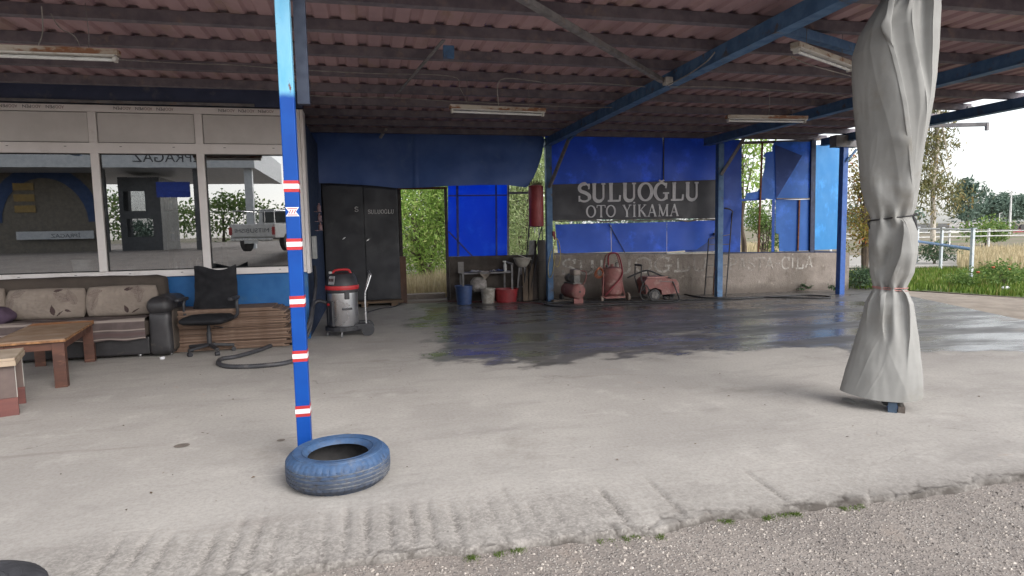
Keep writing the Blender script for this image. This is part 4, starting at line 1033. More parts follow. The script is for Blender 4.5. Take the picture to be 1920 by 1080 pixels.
    def tie(z,mat,r,tail=False,tilt=0):
        P=[]
        for i in range(40):
            p=Vector(fn(i/40,(z-zb)/(ztop-zb))); c=Vector((0,0,0)); ctr=Vector(((np.interp(z,zs,L)+np.interp(z,zs,Rr))/2,CY,p.z)); q=p+(p-ctr).normalized()*.007; q.z=z+tilt*(p.x-ctr.x); P.append(q)
        # smooth radius a little so the rope bridges the folds
        Q=[(P[i-1]+P[i]*2+P[(i+1)%40])/4 for i in range(40)]
        mb=MB(); Ql=Q; Q=[LW(p) for p in Q]; mb.tube(Q,r,6,closed=True,smooth=2)
        if tail:
            e=LW(max(Ql,key=lambda p:p.x)); mb.tube([e,e+Vector((.012,-.02,-.06)),e+Vector((.0,-.03,-.16)),e+Vector((.012,-.03,-.23))],r*1.2,6,smooth=4); mb.tube([e,e+Vector((-.01,-.03,-.05)),e+Vector((.012,-.035,-.12))],r,6,smooth=4); mb.tube([e+Vector((-.02,0,0)),e+Vector((.02,-.02,.01))],r*1.8,6)
            e=LW(min(Ql,key=lambda p:p.x)); mb.tube([e,e+Vector((-.03,-.02,-.02)),e+Vector((-.012,-.03,-.08))],r,6,smooth=4)
        else:
            e=min(Q,key=lambda p:p.x); 
        return mb
    tie(zt1,CABD,.0065,True,.12).build('tie_rope',CABD,t,smooth=60)
    PINKR=pm('pink_cord',S(178,124,118),S(150,112,106),rough=.7)
    m=tie(zt2+.008,PINKR,.005,False,-.04); m2=tie(zt2-.008,PINKR,.004,False,-.10); m.add(m2.v,m2.f); m.build('tie_cord',PINKR,t,smooth=60)
    # folded cloth and foot plate below the hem
    b0=hit(1640,748).x; b1=hit(1696,748).x
    mb=MB()
    def lay(x0,x1,z,th,dy):
        mb.grid(lambda u,v:LW((x0+(x1-x0)*u,-.16+dy+.26*v,z+.010*math.sin(u*5+z*60)+th*math.sin(math.pi*v)*.5-.02*max(0,u-.8)*5*th*10)),16,8)
    for i,(dx,dx2) in enumerate(((0,.0),(.035,.005),(.045,-.01),(.05,-.02),(.06,-.015))): lay(b0+dx,b1+dx2,.132-.020*i,.018,.006*i)
    mb.build('folded_hem',TARP,t,smooth=60)
    mb=MB(); a=hit(1577,738); mb.grid(lambda u,v:LW((a.x+.01+.10*u,-.10+.1*v,a.z-.035+.012*math.sin(u*3.1)-.02*u)),8,5); mb.build('inner_hem',TARP,t,smooth=60)
    f0=hit(1664,770).x; f1=hit(1681,770).x; f2=hit(1696,770).x
    FOOT=pm('foot_steel',S(70,88,108),S(52,66,84),scale=9,rough=.6)
    mb=MB(); P=[LW((f0,-.17,0)),LW((f1,-.17,0)),LW((f1,-.05,0)),LW((f0,-.05,0))]; mb.prism(P,(0,0,.085)); mb.build('foot',FOOT,t)
    mb=MB(); P=[LW((f1+.006,-.15,0)),LW((f2,-.15,0)),LW((f2-.01,-.04,0)),LW((f1+.006,-.04,0))]; mb.prism(P,(0,0,.05))
    tag(mb.build('concrete_chunk',CONW,loc=LW((f1,-.1,0))),'small concrete chunk beside the steel foot under the tied tarpaulin','chunk')
curtain()
# ================================================================ TYRES
def tyremat(name,blue):
    k=N(name); 
    base=k.mix(k.ramp(k.noise(14,6,.7),.35,.65),S(66,66,70),S(48,48,52))
    if blue:
        sx=k.n('ShaderNodeSeparateXYZ'); k.l(k.co,sx.inputs[0])
        bl=k.mix(k.ramp(k.noise(9,6,.7),.35,.65),S(50,78,114),S(66,92,126))
        worn=k.ramp(k.noise(24,6,.75),.46,.66)
        zf=k.ramp(sx.outputs[2],.06,.185)
        f=k.math('MULTIPLY',k.math('SUBTRACT',1.0,k.math('MULTIPLY',worn,k.ramp(sx.outputs[2],.10,.19,.9,.35))),k.math('ADD',.28,k.math('MULTIPLY',zf,.72)))
        base=k.mix(f,base,bl); base=k.mix(k.ramp(k.noise(5,7,.7),.55,.75,0,.5),base,S(140,138,136))
        for gz_ in (.0605,.0852,.1098,.1345): base=k.mix(k.math('MULTIPLY',k.ramp(k.math('ABSOLUTE',k.math('SUBTRACT',sx.outputs[2],gz_)),.002,.005,1,0),k.ramp(k.noise(6,3),.3,.6,.25,.8)),base,S(158,160,162))
    k.set(Base_Color=base,Roughness=.62); k.bump(k.noise(90,4),.25,.002); return k.m
def tyre(loc,Ro,Ri,W,mat,label,tilt=None):
    t=thing('tyre',label,'tyre',loc)
    M=Matrix.Translation(loc)@(tilt or Matrix.Identity(4))
    h=W/2
    n=96
    # tread profile with grooves, revolved; sipes cut as radial notches
    prof=[(Ri+.012,0.018),(Ri-.002,.028),(Ri-.004,.040)]
    outer=[]
    def side(s):  # from bead to shoulder
        return [(Ri-.004,h-s*(h-.035)),(Ri+.010,h-s*(h-.012)),(Ri+.035,h-s*(h-.001)),(Ri+.06,h-s*(h+.003)),(Ri+.085,h-s*(h+.002)),(Ro-.045,h-s*(h-.006)),(Ro-.020,h-s*(h-.020)),(Ro-.008,h-s*(h-.036))]
    bottom=side(1); top=side(-1)[::-1]
    tread=[]
    z0,z1=.036,W-.036; ng=4
    for i in range(ng+1):
        a=z0+(z1-z0)*i/(ng+1); b=z0+(z1-z0)*(i+1)/(ng+1); bulge=lambda z:Ro-.010*((z-h)/(h))**2
        tread+=[(bulge(a+.004),a+.004),(bulge((a+b)/2),(a+b)/2),(bulge(b-.004),b-.004)]
        if i<ng: tread+=[(bulge(b)-.009,b-.003),(bulge(b)-.009,b+.003)]
    pr=bottom+tread+top
    def fn(u,v):
        i=min(len(pr)-1,int(round(v*(len(pr)-1)))); r,z=pr[i]; a=2*math.pi*u
        k=int(round(u*n*2))
        if (z<.05 or z>W-.05) and r>Ro-.03 and k%4==0: r-=.006
        elif r>Ro-.02 and (k+int(z*60)*2)%7==0: r-=.003
        p=Vector((r*math.cos(a),r*math.sin(a),z)); return M@p
    mb=MB(); mb.grid(fn,n*2,len(pr),cu=True)
    mb.build('tread',mat,t,smooth=35)
    # inner lining
    inn=[(Ri-.004,h-(h-.035)),(Ri+.02,.025),(Ro-.05,.02),(Ro-.022,.05),(Ro-.018,h),(Ro-.022,W-.05),(Ro-.05,W-.02),(Ri+.02,W-.025),(Ri-.004,W-.035)]
    mb=MB(); mb.lathe(inn,M,64,cap=False); mb.f=[f[::-1] for f in mb.f]; mb.build('lining',pm('tyre_lining',S(58,56,56),S(44,43,44),rough=.9),t,smooth=40)
    # moulded rings on the sidewall
    mb=MB()
    for r in (Ri+.028,Ri+.075): mb.tube([M@Vector((r*math.cos(2*math.pi*i/72),r*math.sin(2*math.pi*i/72),W+ (.002 if r>Ri+.05 else -.001))) for i in range(72)],.0025,5,closed=True)
    mb.build('sidewall_ring',mat,t,smooth=60)
    return t
tyre((-.232,4.005,.0),.322,.19,.195,tyremat('blue_painted_rubber',True),'worn tyre painted blue lying flat in front of the striped post')
tyre((-1.66,2.73,-.03),.335,.17,.225,tyremat('black_rubber',False),'black tyre lying at the lower left corner of the view',Matrix.Rotation(R(-4),4,'X'))

# ================================================================ SEATING CORNER
def fabric(name,a,b,scale=3,stripe=None):
    k=N(name); c=k.mix(k.ramp(k.noise(scale,6,.65),.35,.65),a,b)
    wv=k.n('ShaderNodeTexWave'); wv.inputs['Scale'].default_value=160; k.l(k.co,wv.inputs['Vector'])
    if stripe:
        sx=k.n('ShaderNodeSeparateXYZ'); k.l(k.co,sx.inputs[0]); s=k.math('ADD',k.math('MULTIPLY',sx.outputs[2],1.0),k.math('MULTIPLY',sx.outputs[1],-.62))
        for fq,wd,colr in stripe:
            m=k.math('ABSOLUTE',k.math('SUBTRACT',k.math('FRACT',k.math('MULTIPLY',s,fq)),.5)); c=k.mix(k.ramp(m,wd,wd*1.8,.7,0),c,colr)
    k.set(Base_Color=c,Roughness=.95,Specular_IOR_Level=.2); k.bump(k.math('ADD',wv.outputs[1],k.noise(120,3)),.2,.003); return k.m
SOFAB=fabric('beige_upholstery',S(82,74,68),S(73,66,61)); THROW=fabric('striped_throw',S(98,87,85),S(86,76,75),4,[(9,.05,S(158,146,138)),(4.5,.06,S(92,74,74))])
CUSH=fabric('beige_cushion',S(142,131,121),S(130,119,110)); LEAFP=fabric('leaf_print',S(66,54,54),S(80,66,64)); LEAFQ=fabric('leaf_print_pale',S(112,98,92),S(104,92,88)); LEATH=pm('black_leatherette',S(54,52,54),S(42,41,43),scale=5,rough=.45,bump=.3,bscale=60,dirt=S(92,84,78),dscale=5,dlo=.58,dhi=.75)
def softbox(mb,lo,hi,r=.06,n=10,puff=.02,seed=0,M=None):
    lo=Vector(lo);hi=Vector(hi); c=(lo+hi)/2; e=(hi-lo)/2
    bm=bmesh.new(); bmesh.ops.create_cube(bm,size=2); bmesh.ops.subdivide_edges(bm,edges=bm.edges[:],cuts=n,use_grid_fill=True)
    for v in bm.verts:
        p=Vector((v.co.x*e.x,v.co.y*e.y,v.co.z*e.z)); q=Vector([max(-e[i]+min(r,e[i]),min(e[i]-min(r,e[i]),p[i])) for i in range(3)])
        d=p-q; 
        if d.length>1e-6: p=q+d.normalized()*min(r,min(e)) if d.length>0 else p
        a=v.co; p+=Vector((math.copysign(puff*(1-a.y*a.y)*(1-a.z*a.z),a.x) if abs(a.x)>.99 else 0,math.copysign(puff*(1-a.x*a.x)*(1-a.z*a.z),a.y) if abs(a.y)>.99 else 0,math.copysign(puff*(1-a.y*a.y)*(1-a.x*a.x),a.z) if abs(a.z)>.99 else 0))
        p+=Vector((1,1,1))*.008*mnoise.noise(Vector((p.x*6+seed,p.y*6,p.z*6)))
        v.co=c+p
    bm.verts.index_update(); vs=[(M@v.co if M else v.co.copy()) for v in bm.verts]; fs=[[v.index for v in f.verts] for f in bm.faces]; bm.free(); mb.add(vs,fs)
SX0,SX1=-4.95,-2.52
sf=thing('sofa','beige sofa with black arm and striped throw below the office windows','sofa',(-3.7,9.15,0))
mb=MB(); mb.box((SX0+.05,8.86,.04),(SX1-.28,9.55,.27),.02); mb.build('base',LEATH,sf)
mb=MB()
for x in (SX0+.12,-2.95,SX1-.06): mb.lathe([(.022,0),(.026,.03),(.02,.045)],Matrix.Translation((x,8.95,0)),12)
mb.build('foot',CHR,sf,smooth=50)
mb=MB(); softbox(mb,(SX0+.2,8.84,.26),(SX1-.285,9.45,.50),.06,12,.015); mb.build('seat',SOFAB,sf,smooth=70)
mb=MB(); softbox(mb,(SX0+.1,9.32,.28),(SX1-.20,9.58,1.03),.07,14,.015,3); mb.build('backrest',SOFAB,sf,smooth=70)
# throw cloth draped over the seat front
def th(u,v):
    x=SX0+.22+(SX1-.30-SX0-.22)*u; s=v*.78
    if s<.48: y=9.30-s; z=.522+.006*math.sin(x*9+s*6)
    elif s<.54: a=(s-.48)/.06*math.pi/2; y=8.82-.03*math.sin(a); z=.522-.03*(1-math.cos(a))
    else: y=8.788+.012*math.sin(x*13)*((s-.54)/.3)-.01; z=.492-(s-.54)
    if v>.97: z+=.010*math.sin(x*17)
    return (x,y+.004*mnoise.noise(Vector((x*4,s*9,1))),z+.006*mnoise.noise(Vector((x*3,s*5,4))))
mb=MB(); mb.grid(th,110,44); mb.build('throw',THROW,sf,smooth=70)
def arm(x0,x1):
    mb=MB(); softbox(mb,(x0,8.80,.03),(x1,9.58,.60),.05,10,.02,7); 
    mb.build('arm',LEATH,sf,smooth=70)
    mb=MB(); P=[(( x0+x1)/2,8.80,.63),((x0+x1)/2,9.1,.66),((x0+x1)/2,9.5,.68)]
    softbox(mb,(x0-.02,8.785,.55),(x1+.015,9.57,.775),.10,12,.01,9); mb.build('arm_pad',LEATH,sf,smooth=70)
arm(SX1-.27,SX1)
arm(SX0-.2,SX0+.07)
mb=MB(); softbox(mb,(SX1-.004,8.86,.08),(SX1+.016,9.5,.60),.01,6,.003); mb.build('arm_side',SOFAB,sf,smooth=70)
# printed cushions: print is flat colour on the cushion faces
def leafshape(u,v,cx,cy,a,L,W):
    dx,dy=u-cx,v-cy; x=dx*math.cos(a)+dy*math.sin(a); y=-dx*math.sin(a)+dy*math.cos(a)
    t=x/L
    if t<0 or t>1: return False
    return abs(y)<W*math.sin(math.pi*t**.8)*(1-.2*t)
def palmshape(u,v,cx,cy,a,L):
    dx,dy=u-cx,v-cy; x=dx*math.cos(a)+dy*math.sin(a); y=-dx*math.sin(a)+dy*math.cos(a)
    if x<0 or x>L: return False
    t=x/L; w=.13*math.sin(math.pi*min(1,t*.9+.1))
    if abs(y)>w: return False
    return ((x+abs(y)*.9)*26)%1<.42 or abs(y)<.006
def cushion(c,W,H,T,rz,rx,label,seed,motif):
    M=Matrix.Translation(c)@Matrix.Rotation(rz,4,'Z')@Matrix.Rotation(rx,4,'X')
    nu,nv=150,84; mb=MB(); rng=random.Random(seed)
    for sgn in (-1,1):
        vs=[];fs=[]
        for j in range(nv):
            for i in range(nu):
                u=i/(nu-1)*2-1; v=j/(nv-1)*2-1
                ed=(1-abs(u)**4)*(1-abs(v)**4); th_=T*ed**.42
                pin=1-.07*(abs(u)*abs(v))**2*0-.05*(u*u*v*v)
                wr=.012*mnoise.noise(Vector((u*4+seed,v*3,1)))*ed**.3+.008*mnoise.noise(Vector((u*11+seed,v*7,5)))*ed**.3
                sx=W/2*u*(1-.05*(1-v*v)*0-.04*v*v*(abs(u)))*pin; sz=H/2*v*(1-.06*abs(u)**3)
                vs.append(M@Vector((sx,sgn*(th_/2+wr*.8),sz)))
        for j in range(nv-1):
            for i in range(nu-1):
                a=j*nu+i; f=[a,a+1,a+nu+1,a+nu]
                fs.append(f if sgn<0 else f[::-1])
        k0=len(mb.f); mb.add(vs,fs)
        if sgn<0:
            for j in range(nv-1):
                for i in range(nu-1):
                    u=(i+.5)/(nu-1)*2.1; v=(j+.5)/(nv-1)
                    for m in motif:
                        if m[0]=='leaf' and leafshape(u,v,*m[1:]): mb.mi[k0+j*(nu-1)+i]=1
                        elif m[0]=='palm' and palmshape(u,v,*m[1:]): mb.mi[k0+j*(nu-1)+i]=2
    o=mb.build('cushion',[CUSH,LEAFP,LEAFQ],smooth=180,loc=c)
    return tag(o,label,'cushion')
mot=[('leaf',1.32,.10,1.75,.34,.075),('leaf',1.38,.07,.72,.28,.022),('leaf',1.60,.26,-.35,.20,.04),('palm',1.86,.42,1.95,.55),('palm',1.72,.55,2.6,.5),('leaf',1.30,.86,.25,.24,.05),('palm',.12,.3,1.3,.5),('palm',.2,.75,.4,.4)]
cushion((-4.09,9.23,.715),.95,.41,.20,R(-2),R(-12),'left beige cushion with dark leaf print leaning on the sofa back',1,mot)
cushion((-3.20,9.22,.72),.86,.41,.20,R(3),R(-12),'right beige cushion with leaf print next to the black sofa arm',2,[('leaf',1.25,.08,1.9,.26,.07),('leaf',1.35,.07,.5,.30,.025),('palm',1.60,.40,1.7,.58),('leaf',1.15,.82,.2,.28,.06),('palm',1.75,.75,2.9,.5),('palm',.18,.2,1.2,.6),('palm',.1,.7,.3,.45)])
cushion((-4.86,9.22,.735),.62,.43,.19,R(4),R(-12),'leaf print cushion cut by the left edge of the view',3,mot[3:])
PURP=fabric('purple_cushion',S(92,76,92),S(78,64,80))
mb=MB(); softbox(mb,(-4.85,8.78,.50),(-4.36,9.12,.70),.11,12,.03,5); tag(mb.build('bolster',PURP,smooth=180,loc=(-4.6,8.95,.5)),'dull purple cushion lying on the sofa seat at the left edge','cushion')

# coffee tables
TW=pm('worn_brown_wood',S(96,62,49),S(78,50,41),scale=2.5,rough=.5,stretch=(.5,6,6),dirt=S(128,90,70),dscale=3,bump=.1); TTOP=pm('dusty_table_top',S(150,124,100),S(136,110,88),scale=2,rough=.45,dirt=S(164,142,118),dscale=2)
TEDGE=pm('chipped_edge',S(164,120,80),S(120,84,58),scale=18,rough=.7); TCLEAN=pm('clean_orange_wood',S(178,116,64),S(166,104,58),rough=.4)
ct=thing('coffee_table','brown wooden coffee table with a chipped edge before the sofa','table',(-3.55,8.1,0))
# table corners on the floor plan
ang=math.atan2(-(-3.44+3.13),(8.96-7.38)); O=Vector((-3.13,7.34,0)); ux=Vector((math.cos(ang),math.sin(ang),0)); uy=Vector((-math.sin(ang),math.cos(ang),0))
M=Matrix((( -ux.x,uy.x,0,O.x),(-ux.y,uy.y,0,O.y),(0,0,1,0),(0,0,0,1)))   # local x runs left, y runs back
TWd,TLn,TH=.62,1.55,.52
mb=MB(M); mb.box((-.02,-.03,TH-.035),(TWd+.02,TLn+.03,TH-.014),.003); mb.build('top_edge',TEDGE,ct)
mb=MB(M); mb.box((-.012,-.022,TH-.0135),(TWd+.012,TLn-.20,TH)); mb.build('tabletop',TTOP,ct)
mb=MB(M); mb.box((-.012,TLn-.1985,TH-.0135),(TWd+.012,TLn+.022,TH+.001)); mb.build('clean_strip',TCLEAN,ct,label='orange unfaded strip at the far end of the top')
mb=MB(M); mb.box((.02,.012,TH-.12),(TWd-.02,.036,TH-.0355),.003); mb.box((.02,TLn-.036,TH-.12),(TWd-.02,TLn-.012,TH-.0355),.003); mb.box((.012,.037,TH-.12),(.036,TLn-.037,TH-.0355),.003); mb.box((TWd-.036,.037,TH-.12),(TWd-.012,TLn-.037,TH-.0355),.003); mb.build('apron',TW,ct)
for x in (0.0,TWd-.11):
    for y in (0.0,TLn-.10):
        mb=MB(M); mb.box((x,y,0),(x+.11,y+.011,TH-.0358),.002); mb.box((x+(0 if x<.1 else .085),y+.0115,0),(x+(.025 if x<.1 else .11),y+.10,TH-.0358),.002); mb.build('leg',TW,ct)
RED2=pm('maroon_board',S(112,68,62),S(96,58,54),scale=2,rough=.45,stretch=(.5,.5,5)); CREAM=pm('cream_laminate',S(176,158,138),S(160,142,122),scale=2.5,rough=.4,dirt=S(140,118,98),dscale=3); GREYB=pm('grey_brown_board',S(108,92,86),S(92,78,74),scale=3,rough=.5); EDGE=pm('white_edge',S(190,184,176),rough=.5)
t2=thing('side_table','low cream topped table with maroon board legs at the left edge','table',(-3.7,6.6,0))
M=Matrix.Translation((-3.26,6.84,0))@Matrix.Rotation(R(19),4,'Z')   # local: x to left negative, y towards camera negative
mb=MB(M); mb.box((-.95,-.62,.495),(.0,.0,.52),.003); mb.build('tabletop',CREAM,t2)
mb=MB(M); mb.box((-.95,-.625,.45),(.005,.005,.494),.003); mb.build('apron',CREAM,t2)
for y in (-.10,-.56):
    mb=MB(M); mb.box((-.16,y-.012,.16),(-.014,y+.012,.449)); mb.build('leg',GREYB,t2)
    mb=MB(M); mb.box((-.175,y-.018,0),(-.008,y+.018,.159)); mb.build('leg_foot',RED2,t2)
    mb=MB(M); mb.box((-.013,y-.0115,.162),(-.009,y+.0115,.449)); mb.build('edge_strip',EDGE,t2)
for y in (-.10,-.56):
    mb=MB(M); mb.box((-.93,y-.012,0),(-.79,y+.012,.449)); mb.build('leg',GREYB,t2)

# office chair
ch=thing('office_chair','shabby black swivel armchair with slumped leather back beside the sofa','chair',(-2.03,8.9,0))
cx,cy=-2.10,8.92; PLAST=pm('black_plastic',S(50,50,54),S(42,42,46),rough=.5,dirt=S(84,80,78),dscale=6)
M=RZ(R(-8),(cx,cy,0))
CHL=pm('chair_leather',S(40,40,43),S(33,33,36),scale=5,rough=.75,spec=.2,bump=.2,bscale=60)
mb=MB(M); softbox(mb,(-.28,-.26,.41),(.28,.25,.50),.045,12,.025,4); mb.build('seat',CHL,ch,smooth=70)
def bk(u,v):
    x=(u-.5)*.58*(1-.04*v); z=.52+.60*v; y=.24+.06*v-.09*(2*u-1)**2*-.5+.10*math.sin(v*3)*.3
    y+=.008*math.sin((z*22)+u*4)*(1-abs(2*u-1))*(.4+.6*v)+.02*mnoise.noise(Vector((u*5,v*6,3)))-.03*math.exp(-((v-.12)/.1)**2)
    z+=-.03*v*math.cos((u-.62)*6)+ .02*v*max(0,(u-.8)*5)
    return M@Vector((x,y,z))
mb=MB(); mb.grid(bk,40,44); f0=len(mb.v)
def bk2(u,v): p=bk(1-u,v); q=M.to_3x3()@Vector((0,.07*(1-abs(2*u-1)**6)*(1-abs(2*v-1)**6)+.002,0)); return Vector(p)+q
mb.grid(bk2,40,44); mb.build('backrest',CHL,ch,smooth=70)
for s in (-1,1):
    mb=MB(M); mb.tube([(s*.27,.12,.44),(s*.34,.12,.50),(s*.345,.10,.64),(s*.34,.14,.72)],[.022]*13,8,smooth=4); mb.box((s*.335-.03,-.12,.70),(s*.335+.03,.20,.745),.015); mb.build('armrest',PLAST,ch,smooth=50)
mb=MB(M); mb.lathe([(.03,.11),(.03,.28),(.022,.28),(.022,.42)],None,14); mb.box((-.1,-.1,.385),(.1,.1,.415)); mb.tube([(.08,-.02,.36),(.22,-.1,.35)],.008,6); mb.build('column',PLAST,ch,smooth=40)
for i in range(5):
    a=2*math.pi*i/5+.35; d=Vector((math.cos(a),math.sin(a),0))
    mb=MB(M); mb.bar(Vector((0,0,.115))+d*.02,Vector((0,0,.085))+d*.30,.05,.035,bev=.008); lg=mb.build('base_leg',PLAST,ch)
    mb=MB(M); c=d*.29; p=Vector((-d.y,d.x,0)); mb.tube([c-p*.025+Vector((0,0,.03)),c+p*.025+Vector((0,0,.03))],.029,12); mb.tube([c+Vector((0,0,.03)),c+Vector((0,0,.09))],.010,6); mb.build('caster',PLAST,lg,smooth=40)

# stack of flattened cardboard behind the chair
CARD=pm('cardboard',S(126,104,90),S(112,90,76),scale=3,rough=.95,dirt=S(140,118,102),dscale=2); CARD2=pm('cardboard_dark',S(108,86,72),S(96,76,64),scale=3,rough=.95)
rng=random.Random(21); z=.012
for i in range(26):
    th_=rng.uniform(.018,.026); x0=-2.62+rng.uniform(-.05,.06); x1=-1.12+rng.uniform(-.06,.035)-(0.0 if i<22 else (i-21)*.05); y0=9.06+rng.uniform(-.03,.03); y1=9.62
    sag=rng.uniform(.0,.012); ph=rng.uniform(0,6); tl=rng.uniform(-.006,.006)
    def f(u,v,top): 
        x=x0+(x1-x0)*u; y=y0+(y1-y0)*v; zz=z+(th_*.92 if top else 0)+.25*sag*math.sin(u*5+ph)*(1-v)+tl*(u-.5)
        return Vector((x,y+.008*math.sin(u*4+ph)*(1-v),zz))
    mb=MB(); n=14
    mb.add([f(a/(n-1),b_,t_) for t_ in (0,1) for b_ in (0,1) for a in range(n)],[[a,a+1,n+a+1,n+a][::-1] for a in range(n-1)]+[[2*n+a,2*n+a+1,3*n+a+1,3*n+a] for a in range(n-1)]+[[a,a+1,2*n+a+1,2*n+a] for a in range(n-1)]+[[n+a,3*n+a,3*n+a+1,n+a+1] for a in range(n-1)]+[[0,2*n,3*n,n],[n-1,2*n-1,4*n-1,3*n-1]])
    o=mb.build('cardboard_sheet',CARD if rng.random()<.7 else CARD2,loc=(-1.87,9.3,z)); tag(o,'topmost flattened cardboard box of the stack behind the swivel chair' if i==25 else 'bottom flattened cardboard box of the stack, lying on the concrete' if i==0 else 'flattened brown cardboard box in the middle of the low stack behind the swivel chair','cardboard','flattened cardboard stack')
    z+=th_

# ================================================================ VACUUM CLEANER
vc=thing('vacuum_cleaner','steel drum wet vacuum cleaner with black and red lid on castors','vacuum cleaner',(-.42,9.72,0))
VX,VY=-.40,9.78; STEEL=None
k=N('brushed_steel'); k.set(Base_Color=k.mix(k.ramp(k.noise(4,5,.6,k.map((1,1,.3))),.35,.7),S(236,236,238),S(214,214,218)),Metallic=1.0,Roughness=k.ramp(k.noise(3,3),.3,.7,.24,.36)); k.bump(k.noise(3,2),.15,.02); STEEL=k.m
VBL=pm('vac_black_plastic',S(50,50,54),S(44,44,48),rough=.45); VRED=pm('vac_red',S(190,40,46),S(176,36,42),rough=.4)
T=Matrix.Translation((VX,VY,0)); rv=.225
mb=MB(); mb.lathe([(rv*.97,.16),(rv,.18),(rv,.64),(rv*1.01,.65),(rv*1.01,.665)],T,48); mb.build('drum',STEEL,vc,smooth=40)
mb=MB(); mb.lathe([(rv*1.03,.666),(rv*1.08,.68),(rv*1.08,.715)],T,48); mb.lathe([(rv*1.06,.777),(rv*1.04,.80),(rv*.93,.90),(rv*.78,.95),(rv*.4,.965),(0,.967)],T,48); lid=mb.build('lid',VBL,vc,smooth=35)
mb=MB(); mb.lathe([(rv*1.10,.716),(rv*1.11,.73),(rv*1.11,.765),(rv*1.09,.776)],T,48); mb.build('red_ring',VRED,lid,smooth=40)
mb=MB(T); mb.tube([(-.13,-.03,.93),(-.11,-.03,.985),(-.06,-.03,1.005),(.05,-.03,1.01),(.11,-.03,1.0),(.135,-.03,.95)],.018,8,smooth=4); mb.build('carry_handle',VRED,lid,smooth=60)
Ms=T@Matrix.Rotation(R(-38),4,'Z')@Matrix.Translation((0,-rv*.96,.86))@Matrix.Rotation(R(-14),4,'X')
mb=MB(Ms); mb.box((-.055,-.015,-.065),(.055,.0,.065),.01); sp=mb.build('switch_panel',pm('grey_panel_plastic',S(150,150,152),rough=.5),lid)
mb=MB(Ms)
for x in (-.03,0,.03): mb.box((x-.010,-.021,-.02),(x+.010,-.0155,.025),.002)
mb.build('rocker_switch',pm('switch_dark',S(64,36,38),rough=.4),sp)
mb=MB(T); mb.lathe([(.025,0),(.025,.03),(0,.035)],Matrix.Translation((-.16,-.04,.955)),10); mb.build('port_cap',WHB,lid)
def onr(a,r,z): return Vector((VX+r*math.cos(a),VY+r*math.sin(a),z))
fr=R(-90)
mb=MB(); Mf=T@Matrix.Rotation(R(18),4,'Z')@Matrix.Translation((0,-rv*1.02,0)); mb.xf=Mf; mb.box((-.035,-.03,.575),(.035,.01,.69),.008); mb.build('clip',VBL,vc)
mb=MB(T@Matrix.Rotation(R(18),4,'Z')@Matrix.Translation((0,-rv*1.01,0))); mb.box((-.075,-.018,.415),(.075,.012,.445),.006); mb.build('drum_handle',VBL,vc)
mb=MB(T@Matrix.Rotation(R(-52),4,'Z')@Matrix.Translation((0,-rv*1.02,0))); mb.box((-.075,-.02,.17),(.075,.03,.55),.01); mb.box((-.025,-.03,.23),(-.005,-.0205,.54),.003); mb.build('side_housing',VBL,vc)
mb=MB(T@Matrix.Rotation(R(-52),4,'Z')@Matrix.Translation((0,-rv*1.1,.5))); mb.lathe([(.02,-.02),(.02,.02)],Matrix.Rotation(R(90),4,'X'),10); mb.build('red_button',VRED,vc)
# trolley
mb=MB(); P=[onr(R(a),.27,.11) for a in range(120,420,20)]+[Vector((VX+.36,VY+.02,.14)),Vector((VX+.36,VY+.20,.14))]
mb.prism([Vector((p.x,p.y,.10)) for p in P],(0,0,.055)); 
mb.box((VX+.10,VY-.16,.09),(VX+.40,VY-.10,.19),.02); mb.box((VX+.10,VY+.20,.09),(VX+.40,VY+.26,.19),.02); mb.build('trolley',VBL,vc)
for s in (-.135,.235):
    mb=MB(); mb.tube([(VX+.36,VY+s-.03,.095),(VX+.36,VY+s+.02,.095)],.095,24); mb.tube([(VX+.36,VY+s-.034,.095),(VX+.36,VY+s-.031,.095)],.05,16); mb.build('wheel',PLAST,vc,smooth=40)
for (dx,dy) in ((-.02,-.25),(-.24,.02)):
    mb=MB(); mb.tube([(VX+dx-.012,VY+dy,.036),(VX+dx+.012,VY+dy,.036)],.036,16); mb.tube([(VX+dx,VY+dy,.04),(VX+dx,VY+dy,.10)],.012,6); mb.build('caster',pm('caster_grey',S(120,120,122),rough=.5),vc,smooth=40)
mb=MB(); hb=[(VX+.335,VY-.13,.15),(VX+.335,VY-.13,.60),(VX+.37,VY-.12,.74),(VX+.42,VY-.09,.88),(VX+.43,VY-.07,.93),(VX+.41,VY+.0,.955),(VX+.40,VY+.16,.955),(VX+.41,VY+.2,.92),(VX+.335,VY+.22,.60),(VX+.335,VY+.22,.15)]
mb.tube(hb,.013,8,smooth=4); mb.build('push_handle',pm('chrome_tube',S(206,206,208),rough=.3,metal=.9),vc,smooth=60)
# suction hose: from the drum, along the wall corner, loops on the floor
HOSE=pm('black_hose',S(64,64,68),S(52,52,56),rough=.55,dirt=S(104,100,96),dscale=7)
def ribbed(name,pts,r,mat,parent=None,label=None,n=8,rib=.0025,step=8):
    P=spline([Vector(p) for p in pts],step); Q=[P[0]]
    for a,b in zip(P[:-1],P[1:]):
        m=max(1,int((b-a).length/.012)); Q+=[a.lerp(b,j/m) for j in range(1,m+1)]
    mb=MB(); mb.tube(Q,[r+(rib if i%2 else 0) for i in range(len(Q))],n); return mb.build(name,mat,parent,smooth=80,label=label,loc=None if parent else pts[0])
G0=lambda x,y,z=.028:tuple(gr(x,y,z))
ribbed('hose',[(VX-.23,VY-.08,.52),(VX-.34,VY-.05,.55),(VX-.42,VY-.12,.50),(-.86,9.45,.30),(-.95,9.30,.10),(-1.05,9.12,.03),G0(530,640),G0(490,655),G0(445,668),G0(415,673),G0(411,682),G0(430,687),G0(470,687),G0(520,683),G0(545,678),G0(566,672)],.026,HOSE,vc)
